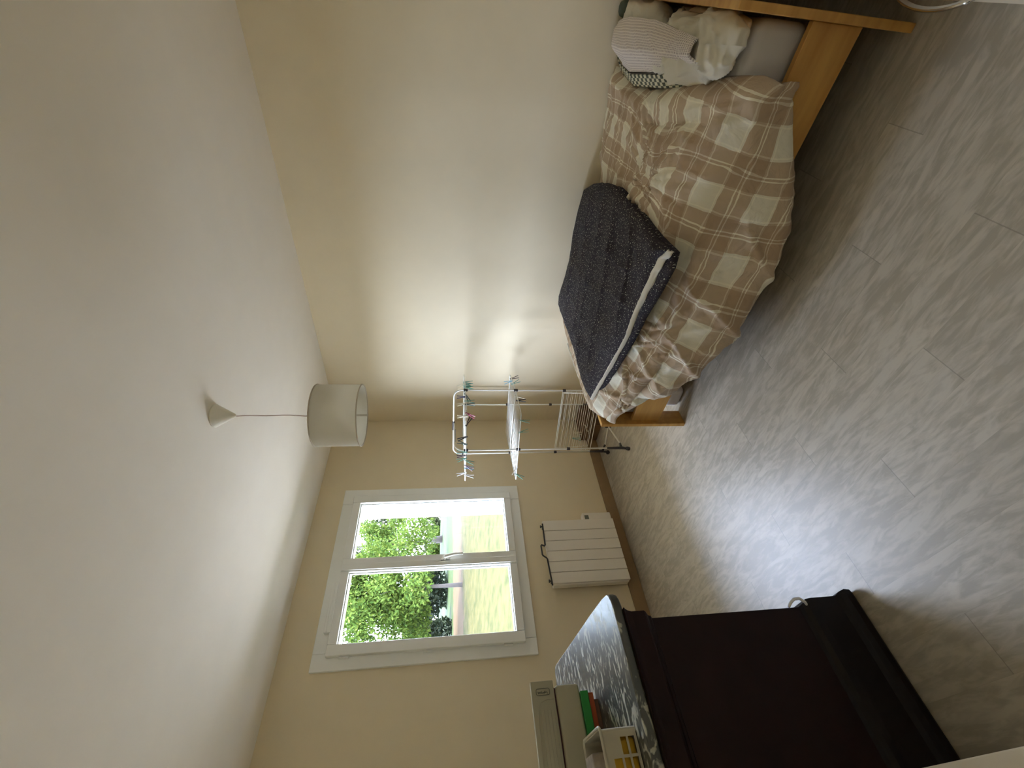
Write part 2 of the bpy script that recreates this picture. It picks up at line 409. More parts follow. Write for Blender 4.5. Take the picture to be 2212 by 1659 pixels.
# ------------------------------------------------------------------ mesh helpers
class MB:
    def __init__(s):
        s.v = []; s.f = []; s.uv = None
    def add(s, vs, fs):
        o = len(s.v); s.v += [tuple(v) for v in vs]; s.f += [tuple(i + o for i in f) for f in fs]; return s
    def box(s, a, b, mat=None):
        x0, y0, z0 = a; x1, y1, z1 = b
        vs = [(x0, y0, z0), (x1, y0, z0), (x1, y1, z0), (x0, y1, z0), (x0, y0, z1), (x1, y0, z1), (x1, y1, z1), (x0, y1, z1)]
        if mat is not None: vs = [mat @ Vector(v) for v in vs]
        return s.add(vs, [(0, 3, 2, 1), (4, 5, 6, 7), (0, 1, 5, 4), (1, 2, 6, 5), (2, 3, 7, 6), (3, 0, 4, 7)])
    def tube(s, pts, r, n=10, closed=False, cap=True):
        pts = [Vector(p) for p in pts]; L = len(pts)
        rr = r if isinstance(r, (list, tuple)) else [r] * L
        up = None; rings = []
        for i, p in enumerate(pts):
            if closed: t = pts[(i + 1) % L] - pts[i - 1]
            else: t = pts[min(i + 1, L - 1)] - pts[max(i - 1, 0)]
            t.normalize()
            if up is None:
                up = Vector((0, 0, 1)) if abs(t.z) < 0.9 else Vector((1, 0, 0))
            a = t.cross(up)
            if a.length < 1e-6: a = t.orthogonal()
            a.normalize(); b = a.cross(t).normalized(); up = b
            rings.append([p + (a * math.cos(2 * math.pi * k / n) + b * math.sin(2 * math.pi * k / n)) * rr[i] for k in range(n)])
        o = len(s.v)
        for q in rings: s.v += [tuple(v) for v in q]
        m = L if closed else L - 1
        for i in range(m):
            j = (i + 1) % L
            for k in range(n):
                k2 = (k + 1) % n
                s.f.append((o + i * n + k, o + i * n + k2, o + j * n + k2, o + j * n + k))
        if cap and not closed:
            s.f.append(tuple(o + k for k in reversed(range(n)))); s.f.append(tuple(o + (L - 1) * n + k for k in range(n)))
        return s
    def lathe(s, prof, c=(0, 0), n=48, mat=None):
        o = len(s.v)
        for (r, z) in prof:
            for k in range(n):
                a = 2 * math.pi * k / n
                s.v.append((c[0] + r * math.cos(a), c[1] + r * math.sin(a), z))
        for i in range(len(prof) - 1):
            for k in range(n):
                k2 = (k + 1) % n
                s.f.append((o + i * n + k, o + i * n + k2, o + (i + 1) * n + k2, o + (i + 1) * n + k))
        return s
    def prism(s, poly, z0, z1):
        n = len(poly)
        vs = [(x, y, z0) for x, y in poly] + [(x, y, z1) for x, y in poly]
        fs = [tuple(reversed(range(n))), tuple(range(n, 2 * n))] + [(i, (i + 1) % n, n + (i + 1) % n, n + i) for i in range(n)]
        return s.add(vs, fs)
    def build(s, name, mat, parent=None, bevel=0, seg=2, smooth=False, uv=None, sub=0):
        me = bpy.data.meshes.new(name)
        me.from_pydata(s.v, [], s.f); me.update()
        if uv is not None:
            l = me.uv_layers.new(name='UVMap')
            idx = np.zeros(len(me.loops), dtype=np.int32); me.loops.foreach_get('vertex_index', idx)
            l.data.foreach_set('uv', np.asarray(uv, dtype=np.float32)[idx].ravel())
        if smooth:
            me.polygons.foreach_set('use_smooth', [True] * len(me.polygons))
        o = bpy.data.objects.new(name, me); COL.objects.link(o)
        me.materials.append(mat)
        if parent is not None: o.parent = parent
        if bevel:
            b = o.modifiers.new('bevel', 'BEVEL'); b.width = bevel; b.segments = seg; b.limit_method = 'ANGLE'; b.angle_limit = 0.6
            if not smooth:
                me.polygons.foreach_set('use_smooth', [True] * len(me.polygons))
                wn = o.modifiers.new('wn', 'WEIGHTED_NORMAL'); wn.keep_sharp = True
        if sub:
            m = o.modifiers.new('sub', 'SUBSURF'); m.levels = sub; m.render_levels = sub
        return o

def empty(name, loc=(0, 0, 0)):
    o = bpy.data.objects.new(name, None); COL.objects.link(o); o.location = loc; o.empty_display_size = 0.1
    return o

def tag(o, label=None, cat=None, group=None, kind=None):
    if label: o['label'] = label
    if cat: o['category'] = cat
    if group: o['group'] = group
    if kind: o['kind'] = kind
    return o

def put(o, root):
    """parent a child built in world coordinates under an Empty that stands elsewhere"""
    o.parent = root
    o.matrix_parent_inverse = Matrix.Translation(root.location).inverted()
    return o

def struct(o): o['kind'] = 'structure'; return o

def grid_mesh(nu, nv, fn, name, mat, parent=None, closed_u=False, uvs=1.0):
    """fn(i/nu, j/nv) -> ((x,y,z), (u,v))"""
    mb = MB(); uv = []
    for i in range(nu + 1):
        for j in range(nv + 1):
            p, q = fn(i / nu, j / nv); mb.v.append(tuple(p)); uv.append(q)
    for i in range(nu):
        for j in range(nv):
            a = i * (nv + 1) + j
            mb.f.append((a, a + nv + 1, a + nv + 2, a + 1))
    return mb.build(name, mat, parent, smooth=True, uv=uv)

def interp(t, xs, ys):
    return float(np.interp(t, xs, ys))

def sm(a, b, x):
    t = max(0.0, min(1.0, (x - a) / (b - a))); return t * t * (3 - 2 * t)

# ------------------------------------------------------------------ room shell
XR, XL, YB, YN, H = 3.014, -0.12, 3.259, -0.090, 2.5
T = 0.22
struct(MB().box((XL - T, YN - T, -0.12), (XR + T, YB + T, 0)).build('floor', M_floor))
struct(MB().box((XL - T, YN - T, H), (XR + T, YB + T, H + 0.15)).build('ceiling', M_ceil))
struct(MB().box((XR, YN - T, 0), (XR + T, YB + T, H)).build('wall_right', M_wall))
struct(MB().box((XL - T, YN - T, 0), (XL, YB + T, H)).build('wall_left', M_wall))
struct(MB().box((XL, YN - T, 0), (XR, YN, H)).build('wall_near', M_wall))
OX0, OX1, OZ0, OZ1 = 1.00, 2.085, 0.945, 2.175
w = MB()
w.box((XL, YB, 0), (OX0, YB + T, H)); w.box((OX1, YB, 0), (XR, YB + T, H))
w.box((OX0, YB, 0), (OX1, YB + T, OZ0)); w.box((OX0, YB, OZ1), (OX1, YB + T, H))
struct(w.build('wall_back', M_wall))

def board(name, a, b):
    o = struct(MB().box(a, b).build(name, M_base, bevel=0.003)); return o
board('baseboard_back', (XL, YB - 0.012, 0), (XR, YB, 0.10))
board('baseboard_right', (XR - 0.012, YN, 0), (XR, YB - 0.012, 0.10))

# window -------------------------------------------------------------
def ring(x0, x1, z0, z1, wl, wr, wb, wt, y0, y1):
    m = MB()
    m.box((x0, y0, z0), (x0 + wl, y1, z1)); m.box((x1 - wr, y0, z0), (x1, y1, z1))
    m.box((x0 + wl, y0, z0), (x1 - wr, y1, z0 + wb)); m.box((x0 + wl, y0, z1 - wt), (x1 - wr, y1, z1))
    return m
win = ring(0.902, 2.216, 0.850, 2.289, 0.10, 0.135, 0.10, 0.12, 3.236, 3.30).build('window_1', M_pvc, bevel=0.004)
struct(win)
for (x0, x1, gl, gr, zb, zt) in ((0.974, 1.532, 1.042, 1.506, 0.987, 2.143), (1.535, 2.134, 1.606, 2.069, 0.986, 2.143)):
    s = ring(x0, x1, 0.929, 2.203, gl - x0, x1 - gr, zb - 0.929, 2.203 - zt, 3.200, 3.262).build('sash', M_pvc, win, bevel=0.006)
    g = MB().box((gl - 0.006, 3.238, zb - 0.006), (gr + 0.006, 3.244, zt + 0.006)).build('glass_pane', M_glass, s)
    bead = ring(gl - 0.001, gr + 0.001, zb - 0.001, zt + 0.001, 0.007, 0.007, 0.007, 0.007, 3.226, 3.236).build('glazing_bead', simple('grey_gasket', (0.55, 0.57, 0.56), 0.5), s)
    if x0 < 1:
        for z in (1.045, 1.57, 2.091):
            hb = MB().tube([(0.968, 3.222, z - 0.030), (0.968, 3.222, z + 0.030)], 0.008, 10).build('hinge', M_pvc, s)
    else:
        for z in (2.13, 1.0):
            MB().box((2.137, 3.215, z - 0.03), (2.142, 3.237, z + 0.03)).build('corner_catch', simple('grey_slot', (0.4, 0.4, 0.38), 0.5), s)
mc = MB().box((1.515, 3.190, 0.935), (1.560, 3.203, 2.197)).build('meeting_cover', M_pvc, win, bevel=0.004)
h = MB(); h.tube([(1.562, 3.195, 1.465), (1.562, 3.172, 1.465)], 0.011, 12)
h.tube([(1.562, 3.160, 1.472), (1.568, 3.156, 1.45), (1.578, 3.156, 1.40), (1.582, 3.158, 1.335)], [0.012, 0.012, 0.010, 0.009], 12)
h.box((1.546, 3.190, 1.43), (1.578, 3.200, 1.50))
h.build('handle', M_pvc, win, bevel=0.002)
tv = MB(); tv.box((1.115, 3.186, 2.212), (1.425, 3.236, 2.222)); tv.box((1.110, 3.190, 2.195), (1.430, 3.236, 2.236))
tv.build('trickle_vent', M_pvc, win, bevel=0.003)
# outside sill and hinged shutter folded against the reveal
sill = MB().box((OX0 + 0.001, 3.302, OZ0 + 0.001), (OX1 - 0.001, YB + T + 0.05, OZ0 + 0.014)).build('window_sill', simple('grey_sill', (0.16, 0.155, 0.15), 0.7), win)
HX, HY, SXE, SYE = 2.098, YB + T + 0.012, 2.325, 3.835
dn = Vector((SXE - HX, SYE - HY, 0)).normalized(); dp = Vector((dn.y, -dn.x, 0)) * 0.028
def quadbox(a, b, off, z0, z1):
    A, B = Vector((*a, 0)), Vector((*b, 0)); q = [A, B, B + off, A + off]
    m = MB(); vs = [(p.x, p.y, z0) for p in q] + [(p.x, p.y, z1) for p in q]
    return m.add(vs, [(0, 3, 2, 1), (4, 5, 6, 7), (0, 1, 5, 4), (1, 2, 6, 5), (2, 3, 7, 6), (3, 0, 4, 7)])
sh = quadbox((HX, HY), (SXE, SYE), dp, 0.93, 2.19).build('swing_shutter', simple('shutter_white', (0.85, 0.82, 0.78), 0.5), win, bevel=0.002)
e2_ = Vector((SXE, SYE, 0)) + dn * 0.004
quadbox((SXE + dn.x * .001, SYE + dn.y * .001), (SXE + dn.x * .012, SYE + dn.y * .012), dp, 0.93, 2.19).build('edge_seal', simple('brown_seal', (0.12, 0.06, 0.05), 0.7), sh)
quadbox((SXE - dn.x * .05 - dp.x * .3, SYE - dn.y * .05 - dp.y * .3), (SXE + dn.x * .03, SYE + dn.y * .03), -dp * 0.4, 1.02, 1.035).build('latch', simple('latch_brown', (0.15, 0.09, 0.07), 0.6), sh)

# radiator -----------------------------------------------------------
rad = empty('electric_radiator', (1.57, 3.20, 0.105))
tag(rad, 'cream electric wall radiator with vertical panels below the window', 'radiator')
xs = [1.318, 1.400, 1.482, 1.565, 1.648, 1.732, 1.822]
for i in range(6):
    put(MB().box((xs[i] + 0.0013, 3.158, 0.106), (xs[i + 1] - 0.0013, 3.185, 0.698)).build('panel', M_rad, bevel=0.004), rad)
put(MB().box((1.310, 3.172, 0.110), (1.822, 3.235, 0.692)).build('body', M_rad, bevel=0.012), rad)
put(MB().box((1.40, 3.232, 0.2), (1.74, YB, 0.6)).build('wall_bracket', M_rad), rad)
cb = put(MB().box((1.822, 3.172, 0.108), (1.889, 3.236, 0.352)).build('control_box', M_rad, bevel=0.010), rad)
MB().box((1.824, 3.169, 0.302), (1.862, 3.173, 0.335)).build('display', simple('lcd_grey', (0.13, 0.14, 0.11), 0.3)).parent = cb
hg = MB()
hg.tube([(1.305, 3.150, 0.702), (1.500, 3.150, 0.708), (1.508, 3.146, 0.715), (1.512, 3.120, 0.742), (1.52, 3.118, 0.748), (1.590, 3.118, 0.748),
         (1.598, 3.120, 0.742), (1.602, 3.146, 0.715), (1.610, 3.150, 0.708), (1.790, 3.150, 0.702)], 0.006, 8)
for kx in (1.335, 1.765):
    hg.tube([(kx, 3.150, 0.700), (kx, 3.150, 0.716)], 0.005, 8); hg.tube([(kx, 3.150, 0.716), (kx, 3.150, 0.724)], 0.011, 10)
    hg.tube([(kx, 3.150, 0.702), (kx, 3.19, 0.699)], 0.006, 8)
tr = tag(hg.build('towel_rail', M_black), 'black towel bar with raised grip resting on the radiator top', 'towel bar')

# pendant lamp -------------------------------------------------------
LX, LY = 1.505, 1.585
lamp = empty('pendant_lamp', (LX, LY, 2.5))
tag(lamp, 'white drum shade pendant lamp on thin cord from a cone ceiling rose', 'lamp')
put(MB().lathe([(0.0, 2.5), (0.052, 2.4995), (0.053, 2.493), (0.050, 2.488), (0.009, 2.413), (0.0055, 2.408), (0, 2.408)], (LX, LY), 48).build('ceiling_rose', M_rose, smooth=True), lamp)
cp = [(LX + 0.0035 * math.sin(k * 1.1), LY + 0.003 * math.sin(k * 0.8 + 1), 2.41 - k * 0.033) for k in range(14)]
put(MB().tube(cp, 0.0022, 8).build('cord', M_cord, smooth=True), lamp)
RS, Z0, Z1 = 0.146, 1.853, 2.055
sh = MB().lathe([(RS, Z0), (RS, Z1), (RS - 0.0025, Z1), (RS - 0.0025, Z0), (RS, Z0)], (LX, LY), 72).build('lamp_shade', M_shade, smooth=False, bevel=0)
for p in sh.data.polygons: p.use_smooth = True
put(sh, lamp)
for z in (Z0, Z1):
    put(MB().tube([(LX + RS * math.cos(a), LY + RS * math.sin(a), z) for a in [2 * math.pi * k / 64 for k in range(64)]], 0.003, 8, closed=True).build('shade_rim', simple('rim', (0.62, 0.56, 0.47), 0.7), smooth=True), lamp)
sp = MB()
for a in (0.3, 2.4, 4.5):
    sp.tube([(LX, LY, Z1 - 0.03), (LX + (RS - 0.004) * math.cos(a), LY + (RS - 0.004) * math.sin(a), Z1 - 0.004)], 0.0016, 6)
put(sp.build('spider', M_rose), lamp)
a0 = math.atan2(LY, LX)
seamp = [(LX + (RS - 0.004) * math.cos(a0 + d), LY + (RS - 0.004) * math.sin(a0 + d)) for d in (-0.035, 0.035)]
sm_ = MB().add([(seamp[0][0], seamp[0][1], Z0 + .002), (seamp[1][0], seamp[1][1], Z0 + .002), (seamp[1][0], seamp[1][1], Z1), (seamp[0][0], seamp[0][1], Z1)], [(0, 1, 2, 3)])
put(sm_.build('seam_tape', simple('seam', (0.66, 0.63, 0.55), 0.8)), lamp)
put(MB().tube([(LX, LY, 2.05), (LX, LY, 1.99)], 0.018, 20).build('bulb_holder', M_rose, smooth=False), lamp)
put(MB().lathe([(0.0001, 1.900), (0.018, 1.905), (0.028, 1.925), (0.026, 1.950), (0.014, 1.975), (0.013, 1.992)], (LX, LY), 24).build('bulb', simple('opal_bulb', (0.85, 0.85, 0.82), 0.3), smooth=True), lamp)

# ------------------------------------------------------------------ dresser
dr = empty('dresser', (0.2, 2.05, 0))
tag(dr, 'dark mahogany chest of drawers with a mottled dark marble top', 'dresser')
BX0, BX1, BY0, BY1 = -0.10, 0.505, 1.525, 2.60
put(MB().box((BX0, BY0, 0.03), (BX1, BY1, 0.80)).build('body', M_dress, bevel=0.004), dr)
def moulding(name, prof, mat):
    """profile (offset, z) swept round near side, front and far side"""
    m = MB(); n = len(prof)
    for (o, z) in prof:
        m.v += [(BX0, BY0 - o, z), (BX1 + o, BY0 - o, z), (BX1 + o, BY1 + o, z), (BX0, BY1 + o, z)]
    for i in range(n - 1):
        for k in range(3):
            a = i * 4 + k; m.f.append((a, a + 1, a + 5, a + 4))
    m.f.append(tuple(i * 4 for i in range(n))); m.f.append(tuple(i * 4 + 3 for i in reversed(range(n))))
    return put(m.build(name, mat, bevel=0), dr)
cv = [(0.0, 0.766), (0.004, 0.770), (0.006, 0.779), (0.015, 0.788), (0.018, 0.794), (0.018, 0.838), (0.021, 0.851), (0.025, 0.860), (0.029, 0.864), (0.0, 0.864)]
mo = moulding('cornice', cv, M_dress)
mo2 = moulding('plinth', [(0.0, 0.215), (0.006, 0.203), (0.018, 0.190), (0.020, 0.165), (0.020, 0.07), (0.030, 0.055), (0.036, 0.035), (0.034, 0.012), (0.026, 0.0), (0.0, 0.0)], M_plinth)
zz = [0.77, 0.60, 0.415, 0.225]
for k in range(3):
    d = put(MB().box((BX1, BY0 + 0.04, zz[k + 1] + 0.008), (BX1 + 0.008, BY1 - 0.04, zz[k] - 0.008)).build('drawer', M_dress, bevel=0.004), dr)
    for yk in (1.80, 2.32):
        MB().tube([(BX1 + 0.008, yk, zz[k + 1] + 0.09), (BX1 + 0.014, yk, zz[k + 1] + 0.09)], 0.012, 12).build('knob', M_chrome, d)
hk = MB().tube([(BX1 - 0.002, 1.516, 0.262), (BX1 + 0.010, 1.510, 0.250), (BX1 + 0.020, 1.506, 0.232), (BX1 + 0.020, 1.505, 0.212), (BX1 + 0.008, 1.508, 0.196), (BX1 - 0.002, 1.514, 0.190)], 0.005, 8)
put(hk.build('hook', simple('white_enamel', (0.85, 0.86, 0.9), 0.3), smooth=True), dr)['label'] = 'small white curved hook on the lower corner'
tp = [(-0.10, 1.510), (0.50, 1.509), (0.545, 1.511), (0.570, 1.519), (0.588, 1.533), (0.600, 1.555), (0.609, 1.62), (0.621, 1.80), (0.635, 2.10), (0.650, 2.40), (0.658, 2.56), (0.655, 2.585), (0.640, 2.605), (-0.10, 2.65)]
top = MB().prism(tp, 0.864, 0.895).build('marble_top', M_marble, bevel=0.006, seg=3)
put(top, dr)

# stack on the dresser
def flat(name, x0, x1, y0, y1, z0, z1, mat, label, cat, group=None, bevel=0.003, rot=0.0):
    o = MB().box((x0, y0, z0), (x1, y1, z1)).build(name, mat, bevel=bevel)
    tag(o, label, cat, group); return o
ZT = 0.895
bk = [('book', 0.02, 0.372, 1.915, 2.16, ZT, 0.912, M_brown, 'thin brown book lying at the very bottom of the dresser stack'),
      ('book', 0.02, 0.392, 1.905, 2.16, 0.912, 0.932, M_red, 'orange red book lying between the green and brown books on the dresser'),
      ('book', 0.02, 0.398, 1.898, 2.17, 0.932, 0.960, M_green, 'green book lying under the plain cream box on the dresser')]
for b_ in bk:
    nm, x0, x1, y0, y1, z0, z1, mt, lb = b_
    r = empty(nm, ((x0 + x1) / 2, (y0 + y1) / 2, z0)); tag(r, lb, 'book', 'books under the cream boxes')
    cov = MB(); cov.box((x0, y0, z0), (x1, y1, z0 + 0.002)); cov.box((x0, y0, z1 - 0.002), (x1, y1, z1)); cov.box((x0, y0, z0 + .002), (x1, y0 + 0.003, z1 - .002))
    put(cov.build('cover', mt, bevel=0.0008), r)
    put(MB().box((x0 + .004, y0 + .003, z0 + .002), (x1 - .004, y1 - .004, z1 - .002)).build('pages', simple('paper', (0.7, 0.66, 0.55), 0.9)), r)
lb = empty('storage_box', (0.18, 2.05, 0.96)); tag(lb, 'plain cream card box in the dresser stack, under the ribbed panel with an emblem', 'box')
put(MB().box((-0.09, 1.905, 0.9605), (0.425, 2.20, 1.050)).build('body', M_cream, bevel=0.010, seg=3), lb)
put(MB().box((-0.09, 1.915, 1.0505), (0.418, 2.20, 1.0565)).build('gap_shade', M_gapshade), lb)  # dark reddish strip standing in for the shadow gap under the panel
ub = empty('ribbed_panel', (0.18, 1.91, 1.057)); tag(ub, 'thin ribbed cream panel with a small oval emblem standing on the plain cream box', 'panel')
put(MB().box((-0.09, 1.900, 1.057), (0.440, 1.920, 1.142)).build('body', M_cream2, bevel=0.002), ub)
em = MB(); YF = 1.8985
def rr(x0, x1, z0, z1, r, w_=0.0009):
    pts = []
    for cx, cz, a0 in ((x1 - r, z1 - r, 0), (x0 + r, z1 - r, 90), (x0 + r, z0 + r, 180), (x1 - r, z0 + r, 270)):
        for k in range(5):
            a = math.radians(a0 + k * 22.5); pts.append((cx + r * math.cos(a), YF, cz + r * math.sin(a)))
    return pts
em.tube(rr(0.396, 0.416, 1.074, 1.124, 0.006), 0.0011, 5, closed=True)
# illegible cursive flourish running along the emblem
em.tube([(0.412 - 0.0135 * (0.35 + 0.5 * math.sin(k * 1.25) ** 2) - 0.0015 * math.sin(k), YF, 1.118 - k * 0.0026) for k in range(15)], 0.0012, 5)
em.tube([(0.404, YF, 1.118), (0.402, YF, 1.100), (0.4045, YF, 1.083)], 0.0009, 5)
put(em.build('emblem', M_ink), ub)
ln = MB()
arc = [(0.382, 1.057), (0.381, 1.090), (0.374, 1.110), (0.358, 1.121), (0.330, 1.126), (0.20, 1.128), (-0.08, 1.128)]
ln.tube([(x, YF + 0.0006, z) for x, z in arc], 0.0008, 5)
for zl in (1.066, 1.078, 1.090, 1.102, 1.114):
    ln.tube([(0.352, YF + 0.0012, zl), (-0.08, YF + 0.0012, zl)], 0.0009, 4)
put(ln.build('printed_lines', simple('line_grey', (0.42, 0.40, 0.31), 0.7)), ub)

# basket
bs = empty('plastic_basket', (0.12, 1.70, ZT)); tag(bs, 'white slotted plastic basket holding yellow things at the dresser edge', 'basket')
X0, X1, Y0, Y1, ZB, ZR = -0.03, 0.236, 1.585, 1.80, ZT, 1.003
def rrect(x0, x1, y0, y1, r, n=6):
    p = []
    for cx, cy, a0 in ((x1 - r, y1 - r, 0), (x0 + r, y1 - r, 90), (x0 + r, y0 + r, 180), (x1 - r, y0 + r, 270)):
        for k in range(n + 1):
            a = math.radians(a0 + 90 * k / n); p.append((cx + r * math.cos(a), cy + r * math.sin(a)))
    return p
# slotted shell: near long wall made of bars round the slots
def face(b, u0, u1, z0, z1, th=0.003):
    b.box((u0, Y0, z0), (u1, Y0 + th, z1))
fb = MB()
slots = [[(0.205, 0.232, 0), ], ]
rows = [(0.905, 0.9235), (0.9295, 0.9475), (0.9535, 0.9775)]
colsx = [(0.030, 0.165), (0.172, 0.212)]
face(fb, X0 + .01, X1 - .008, ZB + .002, 0.905); face(fb, X0 + .01, X1 - .008, 0.9775, ZR)
for (za, zb2) in ((0.9235, 0.9295), (0.9475, 0.9535)): face(fb, X0 + .01, X1 - .008, za, zb2)
for r_i, (za, zb2) in enumerate(rows):
    face(fb, 0.212, X1 - .008, za, zb2); face(fb, 0.165, 0.172, za, zb2); face(fb, X0 + .01, 0.030, za, zb2)
    if r_i == 2: face(fb, 0.172, 0.212, za, zb2)
put(fb.build('slotted_side', M_bask), bs)
fe = MB()
o_ = rrect(X0, X1, Y0, Y1, 0.014); i_ = rrect(X0 + .003, X1 - .003, Y0 + .003, Y1 - .003, 0.012)
n_ = len(o_)
def flare(p, z, k): cx, cy = (X0 + X1) / 2, (Y0 + Y1) / 2; return (cx + (p[0] - cx) * k, cy + (p[1] - cy) * k, z)
for z, k in ((ZB, 1.0), (ZR, 1.0)):
    fe.v += [flare(p, z, k) for p in o_]
for z, k in ((ZB, 1.0), (ZR, 1.0)):
    fe.v += [flare(p, z, k) for p in i_]
for i in range(n_):
    j = (i + 1) % n_
    if o_[i][1] < Y0 + 0.001 and o_[j][1] < Y0 + 0.001 and abs(o_[i][0] - o_[j][0]) > 0.05: continue
    fe.f += [(i, j, n_ + j, n_ + i), (2 * n_ + j, 2 * n_ + i, 3 * n_ + i, 3 * n_ + j), (n_ + i, n_ + j, 3 * n_ + j, 3 * n_ + i)]
put(fe.build('shell', M_bask, smooth=False), bs)
rim = MB().tube([(p[0], p[1], ZR) for p in rrect(X0 - .004, X1 + .004, Y0 - .004, Y1 + .004, 0.018)], 0.0045, 8, closed=True)
put(rim.build('rim', M_bask, smooth=True), bs)
put(MB().prism(rrect(X0 + .003, X1 - .003, Y0 + .003, Y1 - .003, 0.012), ZB + .001, ZB + 0.004).build('bottom', M_bask), bs)
tag(MB().box((0.00, Y0 + .010, ZB + .006), (0.215, Y0 + 0.10, 0.980)).build('mustard_pouch', M_yellow, bevel=0.012, seg=3), 'mustard yellow pouch seen through the slots of the white basket', 'pouch')
tb = empty('tissue_box', (0.09, 1.74, ZB + 0.03)); tag(tb, 'mottled grey tissue box standing inside the white basket', 'tissue box')
put(MB().box((-0.02, 1.692, ZB + .005), (0.195, 1.788, 1.012)).build('carton', M_tissue, bevel=0.004), tb)
ov = [(0.10 + 0.065 * math.cos(a), 1.738 + 0.016 * math.sin(a)) for a in [2 * math.pi * k / 28 for k in range(28)]]
put(MB().prism(ov, 1.0115, 1.0130).build('opening', simple('dark_opening', (0.10, 0.07, 0.03), 0.8)), tb)

# low white cabinet beside the photographer
lc = empty('low_cabinet', (-0.03, 0.75, 0)); tag(lc, 'low white cabinet edge between the dresser and the camera corner', 'cabinet')
put(MB().box((XL + .003, 0.20, 0.0), (0.040, 1.27, 0.385)).build('body', M_wcab, bevel=0.003), lc)
put(MB().box((XL + .003, 0.19, 0.385), (0.047, 1.28, 0.405)).build('top', M_wcab, bevel=0.003), lc)

# ------------------------------------------------------------------ bed
bed = empty('bed_frame', (2.33, 0.95, 0))
tag(bed, 'varnished pine bed frame with plank side rail along the right wall', 'bed')
bx = lambda y: 1.645 + 0.037 * y     # room side of the bed drifts slightly off the wall
def bedbox(x0, x1, y0, y1, z0, z1, nm, bev=0.003):
    vs = [(bx(y0) + x0, y0, z0), (x1, y0, z0), (x1, y1, z0), (bx(y1) + x0, y1, z0)]
    m = MB(); m.add(vs + [(v[0], v[1], z1) for v in vs], [(0, 3, 2, 1), (4, 5, 6, 7), (0, 1, 5, 4), (1, 2, 6, 5), (2, 3, 7, 6), (3, 0, 4, 7)])
    return put(m.build(nm, M_pine, bevel=bev), bed)
XW = XR - 0.012 - 0.003
def endpanel(y0, y1, zl, zt, nm):
    m = MB()
    for (xa, xb) in ((bx(y0), bx(y0) + 0.11), (XW - 0.11, XW)):
        m.box((xa, y0, 0), (xb, y1, zt))
    m.box((bx(y0) + 0.11, y0, zl), (XW - 0.11, y1, zt - 0.005))
    return put(m.build(nm, M_pine, bevel=0.003), bed)
endpanel(-0.034, -0.008, 0.17, 0.60, 'headboard')
endpanel(1.895, 1.920, 0.17, 0.535, 'footboard')
m = MB(); 
for (ya, yb) in ((-0.008, 1.895),):
    vs = [(bx(ya) + 0.028, ya, 0.150), (bx(ya) + 0.052, ya, 0.150), (bx(yb) + 0.052, yb, 0.165), (bx(yb) + 0.028, yb, 0.165)]
    m.add(vs + [(v[0], v[1], v[2] + 0.175) for v in vs], [(0, 3, 2, 1), (4, 5, 6, 7), (0, 1, 5, 4), (1, 2, 6, 5), (2, 3, 7, 6), (3, 0, 4, 7)])
put(m.build('side_rail', M_pine, bevel=0.003), bed)
put(MB().box((XW - 0.024, -0.008, 0.15), (XW, 1.895, 0.33)).build('side_rail', M_pine, bevel=0.003), bed)
sl = MB()
for k in range(12):
    y = 0.05 + k * 0.158
    sl.box((bx(y) + 0.06, y, 0.262), (XW - 0.026, y + 0.07, 0.280))
put(sl.build('slats', M_pine), bed)

# mattress
mt = MB()
vs = [(bx(0) + 0.075, 0.0, 0.285), (XW - 0.03, 0.0, 0.285), (XW - 0.03, 1.888, 0.285), (bx(1.89) + 0.075, 1.888, 0.285)]
mt.add(vs + [(v[0], v[1], 0.470) for v in vs], [(0, 3, 2, 1), (4, 5, 6, 7), (0, 1, 5, 4), (1, 2, 6, 5), (2, 3, 7, 6), (3, 0, 4, 7)])
tag(mt.build('mattress', M_sheet, bevel=0.035, seg=4), 'mattress in a pale grey fitted sheet, bare near the pillows', 'mattress')

# white box under the foot end of the bed (pale rounded thing)
sb = tag(MB().box((1.845, 1.74, 0.0), (2.30, 1.885, 0.100)).build('storage_tub', simple('white_tub', (0.85, 0.82, 0.82), 0.5), bevel=0.03, seg=4), 'white rounded plastic tub pushed under the foot of the bed', 'storage tub')

# plaid duvet ----------------------------------------------------------
def fbm(x, y, z=0.0, o=3): 
    return noise.fractal(Vector((x, y, z)), 1.0, 2.0, o)
def ridge(x, y, z=0.0):
    return 1.0 - abs(noise.noise(Vector((x, y, z)))) * 2.0

